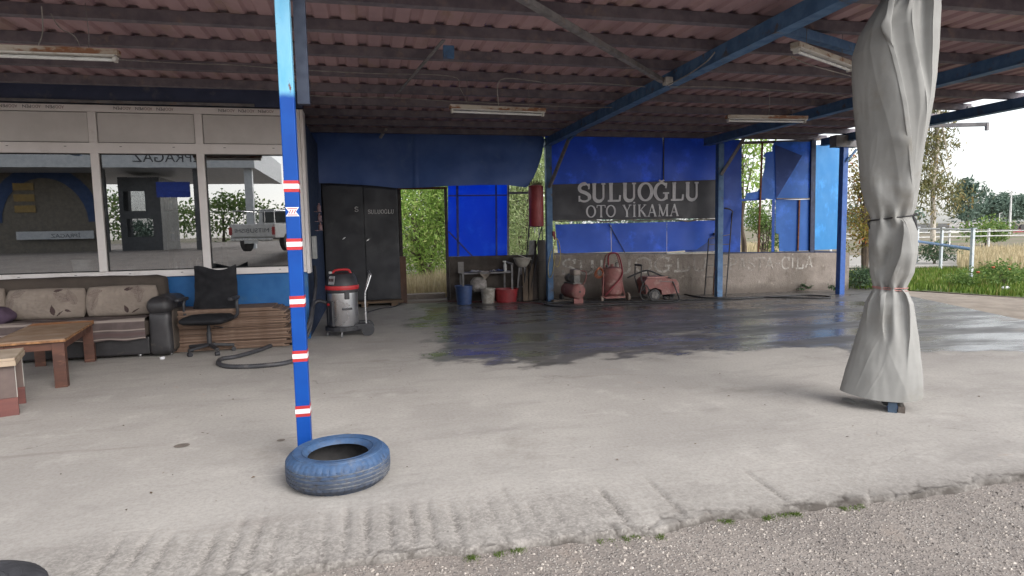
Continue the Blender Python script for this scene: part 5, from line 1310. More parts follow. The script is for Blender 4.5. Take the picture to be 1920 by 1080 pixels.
ribbed('hose',[(XE+.06,10.2,1.05),(XE+.09,9.9,.8),(XE+.06,9.7,.5),(XE+.02,9.5,.2),(XE-.04,9.35,.04),G0(572,648),G0(560,645)],.024,HOSE,vc)
# ================================================================ WORK CORNER AT THE BACK WALL
YT=13.25
def AT(x,y,Y=YT): return at(x,y,Y)
wt=thing('work_table','dark steel work table with rags on top right of the doorway','table',(2.5,13.35,0))
xa,xb=AT(866,510).x,AT(961,510).x; zt=AT(900,511).z
mb=MB(); mb.box((xa,YT-.02,zt-.03),(xb,YT+.42,zt)); mb.build('tabletop',STEELG,wt)
for x,y,h in ((xa+.02,YT-.0,AT(868,491).z),(xb-.02,YT-.0,AT(958,493).z),(xa+.02,YT+.40,zt+.1),(xb-.1,YT+.40,AT(951,493).z)):
    mb=MB(); mb.box((x-.018,y-.042,-.0),(x+.018,y-.0215,h)); mb.build('leg',STEELG,wt)
mb=MB(); mb.box((AT(858,492).x,YT-.07,AT(858,512).z),(AT(868,492).x,YT-.045,AT(858,491).z)); mb.build('end_board',pm('pale_grey_board',S(130,126,124),S(110,106,104),rough=.8),wt)
mb=MB(); mb.bar(AT(946,490,YT+.1),AT(961,495,YT-.1),.03,.03); mb.build('arm',STEELG,wt)
mb=MB(); mb.box((xa+.05,YT+.02,.22),(xb-.05,YT+.40,.24)); mb.build('lower_shelf',pm('dark_shelf',S(58,54,54),S(46,44,44),rough=.8),wt)
RAG=pm('rag_white',S(186,182,176),S(150,146,140),scale=8,rough=.95)
def rag(x0,x1,y0,y1,seed,lab,mat=RAG,h=.05,droop=None):
    def f(u,v):
        x=x0+(x1-x0)*u; y=y0+(y1-y0)*v; z=zt+.012+h*abs(mnoise.noise(Vector((u*3.1+seed,v*2.6,seed))))*min(1,8*u*(1-u)+.1)
        if droop and v<.3: 
            k=(1-v/.3); z=zt+.01-k*droop*max(0,1-abs(u-.5)*2.1)**.8; y=y0+.1*(1-k)-.02
        return (x,y,z)
    mb=MB(); mb.grid(f,22,16); tag(mb.build('rag',mat,smooth=80,loc=((x0+x1)/2,y0,zt)),lab,'rag','rags on the work table')
rag(AT(884,508).x,AT(908,508).x,YT-.03,YT+.3,1,'crumpled white rag at the left end of the work table')
rag(AT(897,508).x,AT(920,508).x,YT-.05,YT+.25,2.3,'pale rag drooping over the front edge of the work table',pm('rag_beige',S(150,140,128),S(126,116,106),scale=8,rough=.95),.03,.16)
rag(AT(919,508).x,AT(933,508).x,YT-.02,YT+.2,4.1,'small white rag in the middle of the work table')
rag(AT(931,508).x,AT(946,508).x,YT-.02,YT+.25,6.2,'blue rag beside the white bottle on the work table',pm('rag_blue',S(84,100,140),S(60,76,116),scale=8,rough=.95),.07)
mb=MB(); mb.lathe([(0,0),(.035,0),(.038,.02),(.038,.14),(.014,.18),(.014,.205)],Matrix.Translation((AT(948,505).x,YT+.05,zt+.001)),14); mb.box((AT(948,505).x-.05,YT+.04,zt+.207),(AT(948,505).x+.02,YT+.06,zt+.235),.004); tag(mb.build('spray_bottle',WHB,smooth=40,loc=(AT(948,505).x,YT,zt)),'white spray bottle at the right end of the work table','bottle')
def bucket(name,x0,x1,ytop,ybot,Y,mat,lab,cat,taper=.82,sy=1.0,handle=True):
    a=AT(x0,ytop,Y);b=AT(x1,ytop,Y); r=(b.x-a.x)/2; c=Vector(((a.x+b.x)/2,Y,0)); h=max(.1,AT(x0,ytop,Y).z)
    T=Matrix.Translation(c)@Matrix.Diagonal((1,sy,1,1)); t=thing(name,lab,cat,c)
    mb=MB(); mb.lathe([(0,.004),(r*taper,.004),(r*.97,h-.02),(r*1.04,h-.02),(r*1.04,h),(r*.96,h),(r*taper*.95,.02),(0,.02)],T,28,cap=False); mb.build('pail',mat,t,smooth=35)
    if handle:
        mb=MB(); mb.tube([T@Vector((r*1.05*math.cos(x),-r*.15-r*.75*math.sin(x)*.5,h-.02-.10*math.sin(x))) for x in [math.pi*i/10 for i in range(11)]],.004,5); mb.build('bail',STEELG,t)
    return t
bucket('bucket',853,886,536,564,YT-.12,pm('bucket_blue',S(52,74,118),S(44,62,102),rough=.5),'blue plastic bucket under the left end of the work table','bucket')
bucket('bucket',901,928,541,565,YT-.12,pm('bucket_white',S(168,162,154),S(130,124,116),scale=8,rough=.6),'dirty white bucket under the middle of the work table','bucket')
bucket('wash_tub',927,971,542,564,YT-.05,pm('tub_red',S(140,42,46),S(122,36,42),rough=.5),'red plastic tub under the right end of the work table','tub',.85,.85,False)
mb=MB(); c=AT(898,552,YT+.08); softbox(mb,(c.x-.16,c.y-.10,.24),(c.x+.16,c.y+.12,.24+.30),.09,9,.02,13); tag(mb.build('plastic_sack',pm('sack_pale',S(156,150,146),S(122,116,112),scale=10,rough=.6),smooth=80,loc=(c.x,c.y,.24)),'crumpled pale sack on the lower shelf of the work table','sack')
# washbasin and clutter left of the steel post
CER=pm('dirty_ceramic',S(168,162,154),S(140,134,126),scale=5,rough=.35)
c=AT(979,485,13.3); wb=thing('washbasin','dirty white washbasin on a crude stand beside the steel post','washbasin',(c.x,13.3,0))
M=Matrix.Translation((c.x,13.3,c.z))@Matrix.Diagonal((1,.8,1,1)); r=.19
mb=MB(); mb.lathe([(0,-.19),(r*.45,-.18),(r*.8,-.11),(r*.97,-.02),(r*1.05,0),(r*1.05,.018),(r*.95,.018),(r*.8,-.05),(r*.4,-.12),(0,-.13)],M,30,cap=False); mb.build('bowl',CER,wb,smooth=40)
mb=MB(); mb.bar((c.x-.13,13.36,0),(c.x-.05,13.34,c.z-.17),.035,.035); mb.bar((c.x+.12,13.36,0),(c.x+.05,13.34,c.z-.17),.035,.035); mb.bar((c.x,13.5,0),(c.x,13.4,c.z-.17),.035,.035); mb.bar((c.x-.10,13.37,.3),(c.x+.10,13.37,.3),.03,.03); mb.build('stand',STEELG,wb)
mb=MB(); p=AT(972,478,13.22); q=AT(997,487,13.15); mb.bar(p,q,.045,.012); tag(mb.build('batten',FIXW,loc=p),'pale batten laid across the dirty washbasin','batten')
PLK=[pm('plank_grey',S(112,98,84),S(88,76,66),scale=3,rough=.9,stretch=(3,3,.4)),pm('plank_dark',S(66,58,54),S(52,46,44),scale=3,rough=.9,stretch=(3,3,.4))]
for i,(p,q,wd,m,lab) in enumerate((((986,566,13.10),(984,500,13.42),.11,0,'widest grey plank leaning under the washbasin'),((995,567,13.12),(997,494,13.45),.08,0,'grey plank leaning between washbasin and round grey roll'),((1001,566,13.20),(1001,480,13.48),.09,1,'dark plank leaning against the low wall left of the steel post'),((974,566,13.18),(978,508,13.45),.05,1,'short dark batten leaning below the washbasin'),((1006,560,13.25),(1004,452,13.5),.04,1,'long dark stick standing left of the round roll'))):
    mb=MB(); a=at(*p); a.z=max(a.z,.012); mb.bar(a,at(*q),wd,.022); tag(mb.build('plank',PLK[m],loc=a),lab,'plank','planks and sticks beside the washbasin')
for p,q,r_,lab in (((986,500,13.35),(994,402,13.6),.016,'dark broom handle leaning left of the red water tank'),((990,520,13.3),(1016,425,13.5),.013,'slanted dark pole leaning below the red water tank'),((1000,520,13.28),(1013,455,13.45),.012,'thin dark rod crossing behind the slanted pole'),((1019,500,13.3),(1016,424,13.4),.012,'dark pipe dropping from the red water tank')):
    mb=MB(); a=at(*p); b=at(*q); a2=a+(a-b)*max(0,(a.z-.02)/(b.z-a.z)) ; mb.tube([a2,b],r_,7); tag(mb.build('pole',CABD,smooth=60,loc=a2),lab,'pole')
mb=MB(); a=AT(1016,450,13.32); mb.lathe([(0,0),(.095,0),(.10,.01),(.10,a.z-.1),(.07,a.z),(.0,a.z)],Matrix.Translation((a.x,13.32,0)),18)
for z in (.3,.6,.85): mb.lathe([(.1005,z),(.104,z+.01),(.104,z+.02),(.1005,z+.03)],Matrix.Translation((a.x,13.32,0)),18,cap=False)
tag(mb.build('roll',pm('roll_grey',S(104,98,92),S(78,73,69),scale=4,rough=.9,stretch=(1,1,.3)),smooth=40,loc=(a.x,13.32,0)),'tall round grey roll standing behind the left steel post','roll')
mb=MB(); p=AT(991,450,13.5); q=AT(1005,477,13.5); mb.prism([AT(993,451,13.5),AT(1005,450,13.5),AT(1003,477,13.5),AT(991,478,13.5)],(0,.05,0)); tag(mb.build('canister',pm('canister_pale',S(150,150,150),S(126,124,122),scale=6,rough=.6),loc=p),'pale square canister standing on the low wall beside the roll','canister')
# red tank hung on the post
TRED=pm('tank_red',S(150,52,54),S(128,44,48),scale=3,rough=.45,dirt=S(110,66,60),dscale=4)
a=AT(1006,348,13.0);b=AT(1006,424,13.0); tk=thing('water_tank','red water heater tank fixed to the left side of the steel post','tank',(a.x,13.0,b.z))
r=(AT(1019,390,13.0).x-AT(992,390,13.0).x)/2
mb=MB(); mb.lathe([(r*.5,b.z-.02),(r*.96,b.z),(r,b.z+.03),(r,a.z-.03),(r*.96,a.z),(r*.5,a.z+.02),(0,a.z+.02)],Matrix.Translation((a.x,13.06,0)),28); mb.build('cylinder',TRED,tk,smooth=35)
mb=MB(); mb.bar((a.x+r-.02,13.05,a.z-.15),(a.x+r+.05,13.02,a.z-.15),.05,.02); mb.bar((a.x+r-.02,13.05,b.z+.15),(a.x+r+.05,13.02,b.z+.15),.05,.02); mb.build('bracket',STEELG,tk)
mb=MB(); mb.tube([(a.x-.04,13.06,b.z),(a.x-.04,13.06,b.z-.15)],.012,6); mb.tube([(a.x+.05,13.06,b.z),(a.x+.06,13.06,b.z-.25)],.012,6); mb.build('pipe',CHR,tk)
mb=MB()
for i in range(70):
    c_=Vector((a.x+random.uniform(-.13,.13),13.06+random.uniform(-.1,.1),a.z+.02)); e=c_+Vector((random.uniform(-.06,.06),random.uniform(-.05,.05),random.uniform(.06,.16))); d_=Vector((.006,0,0)); mb.add([c_-d_,c_+d_,e],[[0,1,2]])
tag(mb.build('brush',pm('dry_bristle',S(120,116,84),S(88,84,62),rough=.95),loc=(a.x,13.06,a.z)),'dry bristle brush lying on top of the red water tank','brush')
# yellow hose hung beside the post
YH=pm('yellow_hose',S(170,156,96),S(140,128,84),scale=9,rough=.6)
mb=MB()
mb.tube([at(1035,436,12.98),at(1034,470,12.97),at(1036,510,12.97),at(1034,545,12.98),at(1033,563,12.98)],.011,7,smooth=6)
mb.tube([at(1036,440,12.97),at(1047,452,12.96),at(1051,480,12.95),at(1046,500,12.95),at(1039,492,12.95),at(1038,465,12.96),at(1044,448,12.96)],.009,7,smooth=6)
mb.tube([at(1034,470,12.96),at(1028,500,12.92),at(1030,520,12.92),at(1036,512,12.93),at(1041,478,12.94)],.009,7,smooth=6)
tag(mb.build('garden_hose',YH,smooth=60,loc=at(1035,436,12.98)),'faded yellow hose hanging in loops on the left steel post','hose')
mb=MB(); p=at(1038,438,12.95); mb.box(p-Vector((.03,.03,.05)),p+Vector((.03,.03,.05)),.01); mb.tube([p,p+Vector((.02,-.02,-.13))],.022,8); tag(mb.build('tap',TRED,smooth=40,loc=p),'red tap on the left steel post above the yellow hose','tap')
mb=MB(); p=at(1043,556,12.8); mb.box((p.x-.1,12.7,.0),(p.x+.32,12.85,.05),.006); tag(mb.build('concrete_slab_piece',CONW,loc=(p.x,12.8,0)),'small loose slab of concrete at the foot of the left steel post','slab')

# ================================================================ MACHINES ALONG THE WALL
PRED=pm('faded_red_paint',S(142,90,86),S(122,78,74),scale=5,rough=.65,dirt=S(166,134,126),dscale=5,dlo=.5,dhi=.7); RUBB=pm('dusty_rubber',S(70,68,68),S(54,53,54),rough=.8,dirt=S(104,98,92),dscale=8); GMET=pm('dusty_metal',S(120,116,112),S(92,88,86),scale=8,rough=.5); ORNG=pm('orange_hose',S(190,112,74),S(170,96,66),rough=.6)
DRED=pm('dark_red_tube',S(132,36,48),S(116,32,42),rough=.45)
cp=thing('air_compressor','faded red air compressor with round tank near the left steel post','compressor',(4.45,12.55,0))
f0=at(1085.5,549,12.35); ax=Vector((-.12,.99,0)).normalized(); r=.165; L=.55; cz=.245
c0=Vector((f0.x,12.35,cz))
q=Vector((0,0,1)).rotation_difference(ax).to_matrix().to_4x4()
mb=MB(); mb.lathe([(0,-.045),(r*.5,-.035),(r*.85,-.012),(r,.03),(r,L),(r*.85,L+.045),(0,L+.07)],Matrix.Translation(c0)@q,28); mb.build('tank',PRED,cp,smooth=40)
mb=MB(); mb.lathe([(.022,-.055),(.022,-.03)],Matrix.Translation(c0)@q,10); mb.build('drain_cap',RUBB,cp)
mid=c0+ax*.3
mb=MB(); 
Mm=Matrix.Translation(Vector((mid.x,mid.y,cz+r)))@Matrix.Rotation(math.atan2(ax.y,ax.x),4,'Z')
mb.xf=Mm; mb.box((-.25,-.10,-.01),(.25,.10,.012)); 
for i in range(7): mb.box((-.22+.028*i,-.07,.03+.0),(-.205+.028*i,.07,.17))
mb.box((-.225,-.05,.012),(-.02,.05,.165)); mb.tube([(.02,0,.10),(.24,0,.10)],.085,18); mb.build('pump',GMET,cp,smooth=40)
mb=MB(Mm); mb.box((-.24,-.085,.172),(.0,.085,.30),.03); mb.build('motor_cover',pm('cover_pale',S(164,150,140),S(136,124,116),rough=.6),cp)
mb=MB(); h0=c0+Vector((.10,.02,.14)); mb.tube([h0,h0+Vector((.05,-.03,.12)),h0+Vector((.06,-.02,.26)),h0+Vector((.0,.04,.29)),h0+Vector((-.10,.12,.28)),h0+Vector((-.13,.14,.14))],.012,7,smooth=4); mb.build('handle',PRED,cp,smooth=60)
for s in (-1,1):
    w0=c0+ax*.5+Vector((-ax.y,ax.x,0))*s*.17; pd=Vector((-ax.y,ax.x,0))
    mb=MB(); mb.tube([Vector((w0.x,w0.y,.085))-pd*.02,Vector((w0.x,w0.y,.085))+pd*.02],.085,18); mb.build('wheel',RUBB,cp,smooth=40)
mb=MB(); mb.box((c0.x-.10,c0.y+.02,0),(c0.x+.10,c0.y+.06,.10)); mb.build('foot',PRED,cp)
# foam tank on a frame
fx=(at(1131,550,12.55).x+at(1169,550,12.55).x)/2; fy=12.62; r=(at(1169,520,12.55).x-at(1131,520,12.55).x)/2*.97
ft=thing('foam_tank','upright red foam tank in a tube frame with two wheels','foam tank',(fx,fy,0))
zt_=at(1150,500,fy).z; zb_=at(1150,554,fy).z
mb=MB(); mb.lathe([(r*.3,zb_-.0),(r*.8,zb_+.01),(r,zb_+.06),(r,zt_-.07),(r*.85,zt_-.02),(r*.4,zt_),(r*.16,zt_+.005),(r*.16,zt_+.06),(0,zt_+.06)],Matrix.Translation((fx,fy,0)),28); mb.build('vessel',PRED,ft,smooth=40)
zz=at(1150,474,fy).z
mb=MB(); mb.tube([(fx-.29,fy-.18,.06),(fx-.25,fy-.12,zt_*.55),(fx-.18,fy+.0,zt_+.05),(fx-.13,fy+.0,zz-.05),(fx-.02,fy,zz),(fx+.10,fy,zz-.03),(fx+.17,fy+.0,zt_+.05),(fx+.20,fy-.08,zt_*.5),(fx+.24,fy-.12,.10)],.016,8,smooth=4); mb.build('frame',PRED,ft,smooth=60)
mb=MB(); mb.tube([(fx-.10,fy-.05,zt_+.02),(fx-.12,fy-.1,zz-.06),(fx-.03,fy-.13,zz+.0),(fx+.10,fy-.13,zz-.05),(fx+.17,fy-.15,zt_-.05),(fx+.10,fy-.23,.5),(fx-.12,fy-.25,.28),(fx-.25,fy-.25,.14)],.017,8,smooth=5); mb.build('hose',DRED,ft,smooth=60)
mb=MB(); mb.tube([(fx-.26,fy-.16,.09),(fx+.24,fy-.16,.09)],.016,8); mb.box((fx-.22,fy-.19,.06),(fx+.22,fy+.15,.085)); mb.build('base_frame',PRED,ft)
for x,rr,mm in ((fx-.30,.055,'w'),(fx+.30,.085,'w')):
    mb=MB(); mb.tube([(x-.022,fy-.16,rr),(x+.022,fy-.16,rr)],rr,18); mb.build('wheel',pm('wheel_pale',S(150,132,120),S(120,106,98),rough=.7),ft,smooth=40)
mb=MB(); mb.lathe([(.03,0),(.035,.02),(.035,.05),(0,.06)],Matrix.Translation((fx-.13,fy-.05,zt_-.01)),10); mb.lathe([(.02,0),(.02,.10),(0,.11)],Matrix.Translation((fx+.08,fy-.02,zt_-.01)),10); mb.tube([(fx+.08,fy-.02,zt_+.08),(fx+.08,fy-.10,zt_+.10)],.012,6); mb.build('valve',GMET,ft,smooth=40)
mb=MB()
for k_ in range(3):
    c=Vector((fx-.30,fy-.05+.03*k_,zt_-.10-.02*k_)); mb.tube([c+Vector(((.07+.012*k_)*math.cos(a_/12*6.283),.02*math.sin(a_),(.10)*math.sin(a_/12*6.283))) for a_ in range(13)],.009,6,smooth=3)
mb.tube([(fx-.25,fy-.03,zt_-.1),(fx-.16,fy-.0,zt_)],.009,6); mb.build('coiled_hose',ORNG,ft,smooth=60)
# pressure washer
wx0,wx1=at(1204,540,12.35).x,at(1268,540,12.35).x; wy=12.42; zw0,zw1=at(1235,551,wy).z,at(1235,520,wy).z
pw=thing('pressure_washer','faded red pressure washer with big wheel right of the foam tank','pressure washer',((wx0+wx1)/2,wy,0))
mb=MB(); prof=[(wx0,zw1-.06),(wx0+.05,zw1),(wx0+.55*(wx1-wx0),zw1-.0),(wx1-.08,zw1-.04),(wx1-.02,zw1-.12),(wx1,zw0+.02),(wx0+.5*(wx1-wx0),zw0),(wx0+.47*(wx1-wx0),zw0+.11),(wx0+.30*(wx1-wx0),zw0+.16),(wx0+.12*(wx1-wx0),zw0+.13),(wx0+.03,zw0+.02)]
mb.prism([Vector((x,wy-.21,z)) for x,z in prof],(0,.42,0)); b=mb.build('body',PRED,pw)
mb=MB(); mb.box((wx0+.06,wy-.19,zw1+.002),(wx1-.25,wy+.19,zw1+.03),.01); mb.build('top_lid',pm('lid_pale',S(186,140,132),S(164,122,114),rough=.6),pw)
mb=MB(); mb.bar((wx0+.40*(wx1-wx0),wy-.215,zw1-.06),(wx1-.1,wy-.215,zw1-.10),.015,.006,up=(0,1,0)); mb.build('trim_line',GMET,pw)
mb=MB()
wc=at(1226,551,wy-.2)
for s in (-.25,.17):
    mb=MB(); mb.tube([(wc.x,wy+s,.125),(wc.x,wy+s+.07,.125)],.125,24); wh=mb.build('wheel',RUBB,pw,smooth=40)
    mb=MB(); mb.tube([(wc.x,wy+s-.004,.125),(wc.x,wy+s-.001,.125)],.075,18)
    for k_ in range(5):
        a_=k_*1.2566; mb.bar((wc.x,wy+s-.010,.125),(wc.x+.085*math.cos(a_),wy+s-.010,.125+.085*math.sin(a_)),.018,.010,up=(0,1,0))
    mb.build('hub_cap',GMET,wh)
mb=MB(); x=at(1254,556,wy).x
for s in (-.17,.12): mb.tube([(x-.02,wy+s,.05),(x-.02,wy+s+.04,.05)],.05,14)
mb.box((x-.05,wy-.17,.06),(x+.05,wy+.16,zw0+.02)); mb.build('caster',RUBB,pw,smooth=40)
mb=MB(); x=wx0+.03; ztp=at(1194,497,wy).z
mb.tube([(x,wy-.17,.15),(x-.10,wy-.17,zw1),(x-.09,wy-.17,ztp)],.014,7); mb.tube([(x,wy+.15,.15),(x-.10,wy+.15,zw1),(x-.09,wy+.15,ztp)],.014,7); mb.tube([(x-.09,wy-.17,ztp),(x-.09,wy+.15,ztp)],.022,8); mb.build('push_handle',RUBB,pw,smooth=50)
mb=MB(); mb.tube([at(1177,521,wy-.1),at(1190,515,wy-.1),at(1214,507,wy-.1),at(1240,517,wy-.1),at(1258,522,wy-.15)],.020,7,smooth=3); p=at(1214,507,wy-.1); mb.bar(p,p+Vector((.03,0,-.12)),.03,.025); mb.build('spray_gun',CABD,pw,smooth=60)
mb=MB(); p=Vector((wx0-.02,wy-.23,zw1-.05)); mb.tube([p,p+Vector((-.09,-.03,-.15)),p+Vector((-.10,-.03,-.32)),p+Vector((.03,-.02,-.40)),p+Vector((.10,-.02,-.25)),p+Vector((.03,-.02,-.08)),p+Vector((-.06,-.02,-.2))],.012,7,smooth=5); mb.build('hose_loop',RUBB,pw,smooth=60)
# hoses on the floor
H2=pm('floor_hose',S(44,43,46),S(36,36,38),rough=.5)
mb=MB(); z_=.016
P=[at(1258,522,wy-.15),at(1264,534,wy-.25),at(1270,550,wy-.3)]+[gr(x,y,z_) for x,y in ((1273,560),(1268,566),(1230,568),(1170,570),(1120,573),(1075,575),(1040,574),(1022,571),(1026,568),(1060,566.5),(1120,566),(1200,565),(1300,562),(1380,560),(1450,556),(1505,553.5),(1548,555),(1557,557.5),(1540,559),(1480,558),(1420,557),(1370,559),(1320,558),(1290,553),(1276,549))]
mb.tube(P,.015,7,smooth=6); tag(mb.build('pressure_hose',H2,smooth=60,loc=P[3]),'long black pressure hose looping along the wet floor','hose')
mb=MB(); P=[gr(x,y,.012) for x,y in ((812,563),(850,565),(900,566),(960,566.5),(1000,568),(1018,570))]; mb.tube(P,.011,6,smooth=5); tag(mb.build('red_hose',pm('hose_red',S(110,62,62),S(86,52,54),rough=.6),smooth=60,loc=P[0]),'thin dull red hose on the floor in front of the work table','hose')
mb=MB(); P=[gr(x,y,.012) for x,y in ((690,585),(715,578),(742,574),(765,562),(790,560),(812,560))]; mb.tube(P,.012,6,smooth=5); tag(mb.build('dark_cable',H2,smooth=60,loc=P[0]),'dark cable on the floor in front of the black locker','cable')
# ladder leaning beside the middle post
ld=thing('ladder','thin rusty steel ladder leaning on the wall beside the middle post','ladder',(7.45,12.5,0))
a0,a1=at(1321,554,12.5),at(1329,446,12.95); b0,b1=at(1361,555,12.4),at(1373,396,12.95)
m0,m1=at(1337,554,12.46),at(1343,438,12.95)
for nm,p,q in (('stile',a0,a1),('stile',b0,b1),('middle_rod',m0,m1)):
    mb=MB(); p.z=max(p.z,.0); mb.tube([p,q],.014,7); mb.build(nm,RUST if nm!='stile' else CABD,ld,smooth=60)
def alongz(p,q,z): return p.lerp(q,(z-p.z)/(q.z-p.z))
for z in (.42,.68,.92,1.14,1.36):
    mb=MB(); mb.tube([alongz(a0,a1,min(z,a1.z-.02)),alongz(b0,b1,z)],.010,6); mb.build('rung',GMET,ld,smooth=60)
mb=MB(); e=b1; mb.tube([e+Vector((-.20,.0,.07)),e+Vector((-.08,0,.05)),e+Vector((.02,0,-.02)),e+Vector((.03,0,-.08))],.018,7,smooth=3); mb.build('hook',CABD,ld,smooth=60)
mb=MB(); p=at(1342,439,12.85); mb.box(p-Vector((.06,.03,.03)),p+Vector((.06,.03,.03)),.015); mb.build('top_clamp',CABD,ld)
# plants at the wall foot
for i,(x,y,lab) in enumerate(((1508,543,'small weed at the foot of the concrete wall below the white lettering'),(1566,545,'small weed at the foot of the concrete wall near its free end'))):
    b=gr(x,y+3); plant('weed',lab,'weed',(b.x,b.y,0),[((0,0,.10),(.16,.08,.09),1)],120,.06,.025,'dark',60+i,.006,multi=3,th=.12,twigs=4)

# ================================================================ RIGHT HAND BACKGROUND
FENB=pm('railing_white_blue',S(192,195,197),S(172,182,192),scale=6,rough=.5,dirt=S(150,160,172),dscale=9); FENBL=pm('railing_blue',S(88,138,188),S(70,120,172),rough=.5); FENW=pm('railing_white',S(206,206,204),S(184,184,184),rough=.6)
fn_=thing('pipe_railing','white and blue steel pipe railing on the verge','railing',(17,15,0))
pa=gr(1820,526);pb_=gr(1763,507);pc=pb_+(pb_-pa)*1.15
for p in (pa,pb_,pc):
    hh=1.36; mb=MB(); mb.box((p.x-.036,p.y-.036,-.05),(p.x+.036,p.y+.036,hh),.005); mb.box((p.x-.06,p.y-.06,hh+.002),(p.x+.06,p.y+.06,hh+.02)); mb.build('post',FENB,fn_)
for z,m,r_ in ((1.32,FENW,.03),(.82,FENBL,.045)):
    mb=MB(); mb.tube([Vector((pc.x,pc.y,z)),Vector((pa.x,pa.y,z))],r_,8); mb.build('rail',m,fn_,smooth=60)
d_=(pa-pb_).normalized()
mb=MB(); mb.tube([Vector((pa.x,pa.y,1.33)),Vector((pa.x,pa.y,1.33))+Vector((6,-2.0,-.10)),Vector((pa.x,pa.y,1.33))+Vector((12,-4,.1))],.010,5,smooth=4); mb.build('wire',STEELG,fn_)
gd=thing('guard_rail','pale road guard rail behind the pipe railing','guard rail',at(1780,480,30))
p0,p1_=at(1560,462,32),at(2150,458,28)
for y_ in (0,-.28):
    mb=MB(); mb.bar(Vector((p0.x,p0.y,.95+y_)),Vector((p1_.x,p1_.y,.95+y_)),.05,.16,up=(0,1,0)); mb.build('rail',FENW,gd)
for i in range(9):
    p=p0.lerp(p1_,i/8); mb=MB(); mb.box((p.x-.05,p.y+.06,-.1),(p.x+.05,p.y+.16,1.1)); mb.build('post',FENW,gd)
def farhouse(x0,x1,yt,yb,Y,wall,roofm,lab,wins=3,roofh=.5):
    a=at(x0,yb,Y);b=at(x1,yt,Y); t=thing('far_building',lab,'building',((a.x+b.x)/2,Y,0))
    mb=MB(); mb.box((a.x,Y,-.12),(b.x,Y+5,b.z)); mb.build('wall',wall,t)
    mb=MB(); mb.box((a.x-.3,Y-.3,b.z+.005),(b.x+.3,Y+5.3,b.z+roofh)); mb.build('roof',roofm,t)
    for i in range(wins):
        x=a.x+(b.x-a.x)*(i+.5)/wins; mb=MB(); mb.box((x-.6,Y-.02,b.z*.42),(x+.6,Y-.003,b.z*.78)); mb.build('window',pm('far_window',S(90,98,104),S(70,78,84),rough=.3),t)
WW=pm('white_render',S(206,204,200),S(188,186,182),scale=1,rough=.9,dirt=S(150,146,142),dscale=.8); RR=pm('far_red',S(150,62,70),S(130,54,62),rough=.7); GR_=pm('far_grey_roof',S(170,168,168),S(150,148,148),rough=.8)
farhouse(1778,1836,424,460,75,WW,GR_,'low white building behind the slender pale trunked tree',3,.5)
farhouse(1836,1880,432,458,88,WW,RR,'low pale building with a red roof left of the lamp mast',2,.5)
tk2=thing('truck_box','dull red truck box far away at the right edge','truck',at(1915,440,70))
a=at(1897,446,70);b=at(1948,430,70); mb=MB(); mb.box((a.x,70,a.z),(b.x,72.4,b.z+.1),.05); mb.build('cargo_box',RR,tk2)
mb=MB(); mb.box((b.x+.1,70.1,a.z-.1),(b.x+1.7,72.3,b.z-.1),.1); mb.build('cab',WW,tk2)
for x in (a.x+.7,a.x+2,b.x+.9):
    mb=MB(); mb.tube([(x,70.0,.5),(x,70.3,.5)],.5,14); mb.build('wheel',RUBB,tk2,smooth=40)
mb=MB(); mb.box((a.x,70.2,.55),(b.x+1.6,72.2,a.z-.11)); mb.build('chassis',RUBB,tk2)
for X,yt,Y,lab in ((1891,358,60,'tall pale lamp mast right of the far trees'),(1871,400,95,'thin distant mast left of the tall lamp mast')):
    a=at(X+1,445,Y); tp=at(X+4,yt,Y).z
    t=thing('lamp_mast',lab,'lamp mast',(a.x,Y,0)); mb=MB(); mb.tube([(a.x,Y,-.1),(a.x,Y,tp)],[.16,.07],8); mb.build('pole',FENW,t,smooth=60); mb=MB(); mb.bar((a.x,Y,tp),(a.x+.6,Y,tp+.1),.12,.06); mb.build('lamp_head',FENW,t)
# flowers on the rose bush
ROSE=pm('rose_orange',S(190,104,72),S(170,84,64),rough=.7); b0_=gr(1880,540)
mb=MB(); rb=px2(1880,540,11.6)
for i in range(5):
    c=Vector((rb[0]+random.uniform(-.8,.8),rb[1]+random.uniform(-.35,.1),random.uniform(.3,.6))); mb.lathe([(0,-.02),(.03,-.01),(.038,.015),(.02,.03),(0,.028)],Matrix.Translation(c),8)
bush=[o for o in bpy.data.objects if o.name.startswith('flower_bush')][0]
mb.build('flower',ROSE,bush,smooth=60)
mb=MB(); c=gr(1885,543); mb.lathe([(0,0),(.07,.0),(.09,.04),(.05,.08),(0,.09)],Matrix.Translation((c.x,c.y,-.005))@Matrix.Diagonal((1.3,.8,1,1)),9); tag(mb.build('stone',FENW,smooth=30,loc=(c.x,c.y,0)),'pale stone in the grass below the rose bush','stone')

# ================================================================ ACROSS THE ROAD (seen in the office windows)
ZG=.93
CAN=pm('canopy_white',S(196,200,204),S(180,186,192),rough=.4); BLK=pm('black_letters',S(40,40,44),rough=.5); BANN=pm('banner_blue',S(28,66,170),S(24,56,150),rough=.6); YEL=pm('panel_yellow',S(150,122,56),S(136,110,50),rough=.5); DGR=pm('dark_kiosk',S(74,76,80),S(58,60,64),rough=.4)
st=thing('fuel_station','fuel station with white canopy across the road, mirrored in the office windows','fuel station',(-9,-14,ZG))
Yf=-13.7
mb=MB(); mb.box((-24,-24,4.85),(-5.25,Yf,6.1)); mb.build('canopy_roof',CAN,st)
mb=MB(); sans_mesh(mb,'İPRAGAZ',Vector((-7.75,Yf+.004,5.1)),Vector((-1,0,0)),Vector((0,0,1)),Vector((0,1,0)),2.85,.62,.0); mb.build('lettering',BLK,st)
for x in (-5.65,-8.0,-12.3):
    mb=MB(); mb.box((x-.18,Yf-.9,ZG-.3),(x+.18,Yf-.5,4.845)); mb.build('column',CAN if x>-7 else DGR,st)
mb=MB(); mb.box((-12.1,-19,ZG-.2),(-10.2,-16,4.6)); mb.build('kiosk_wall',DGR,st)
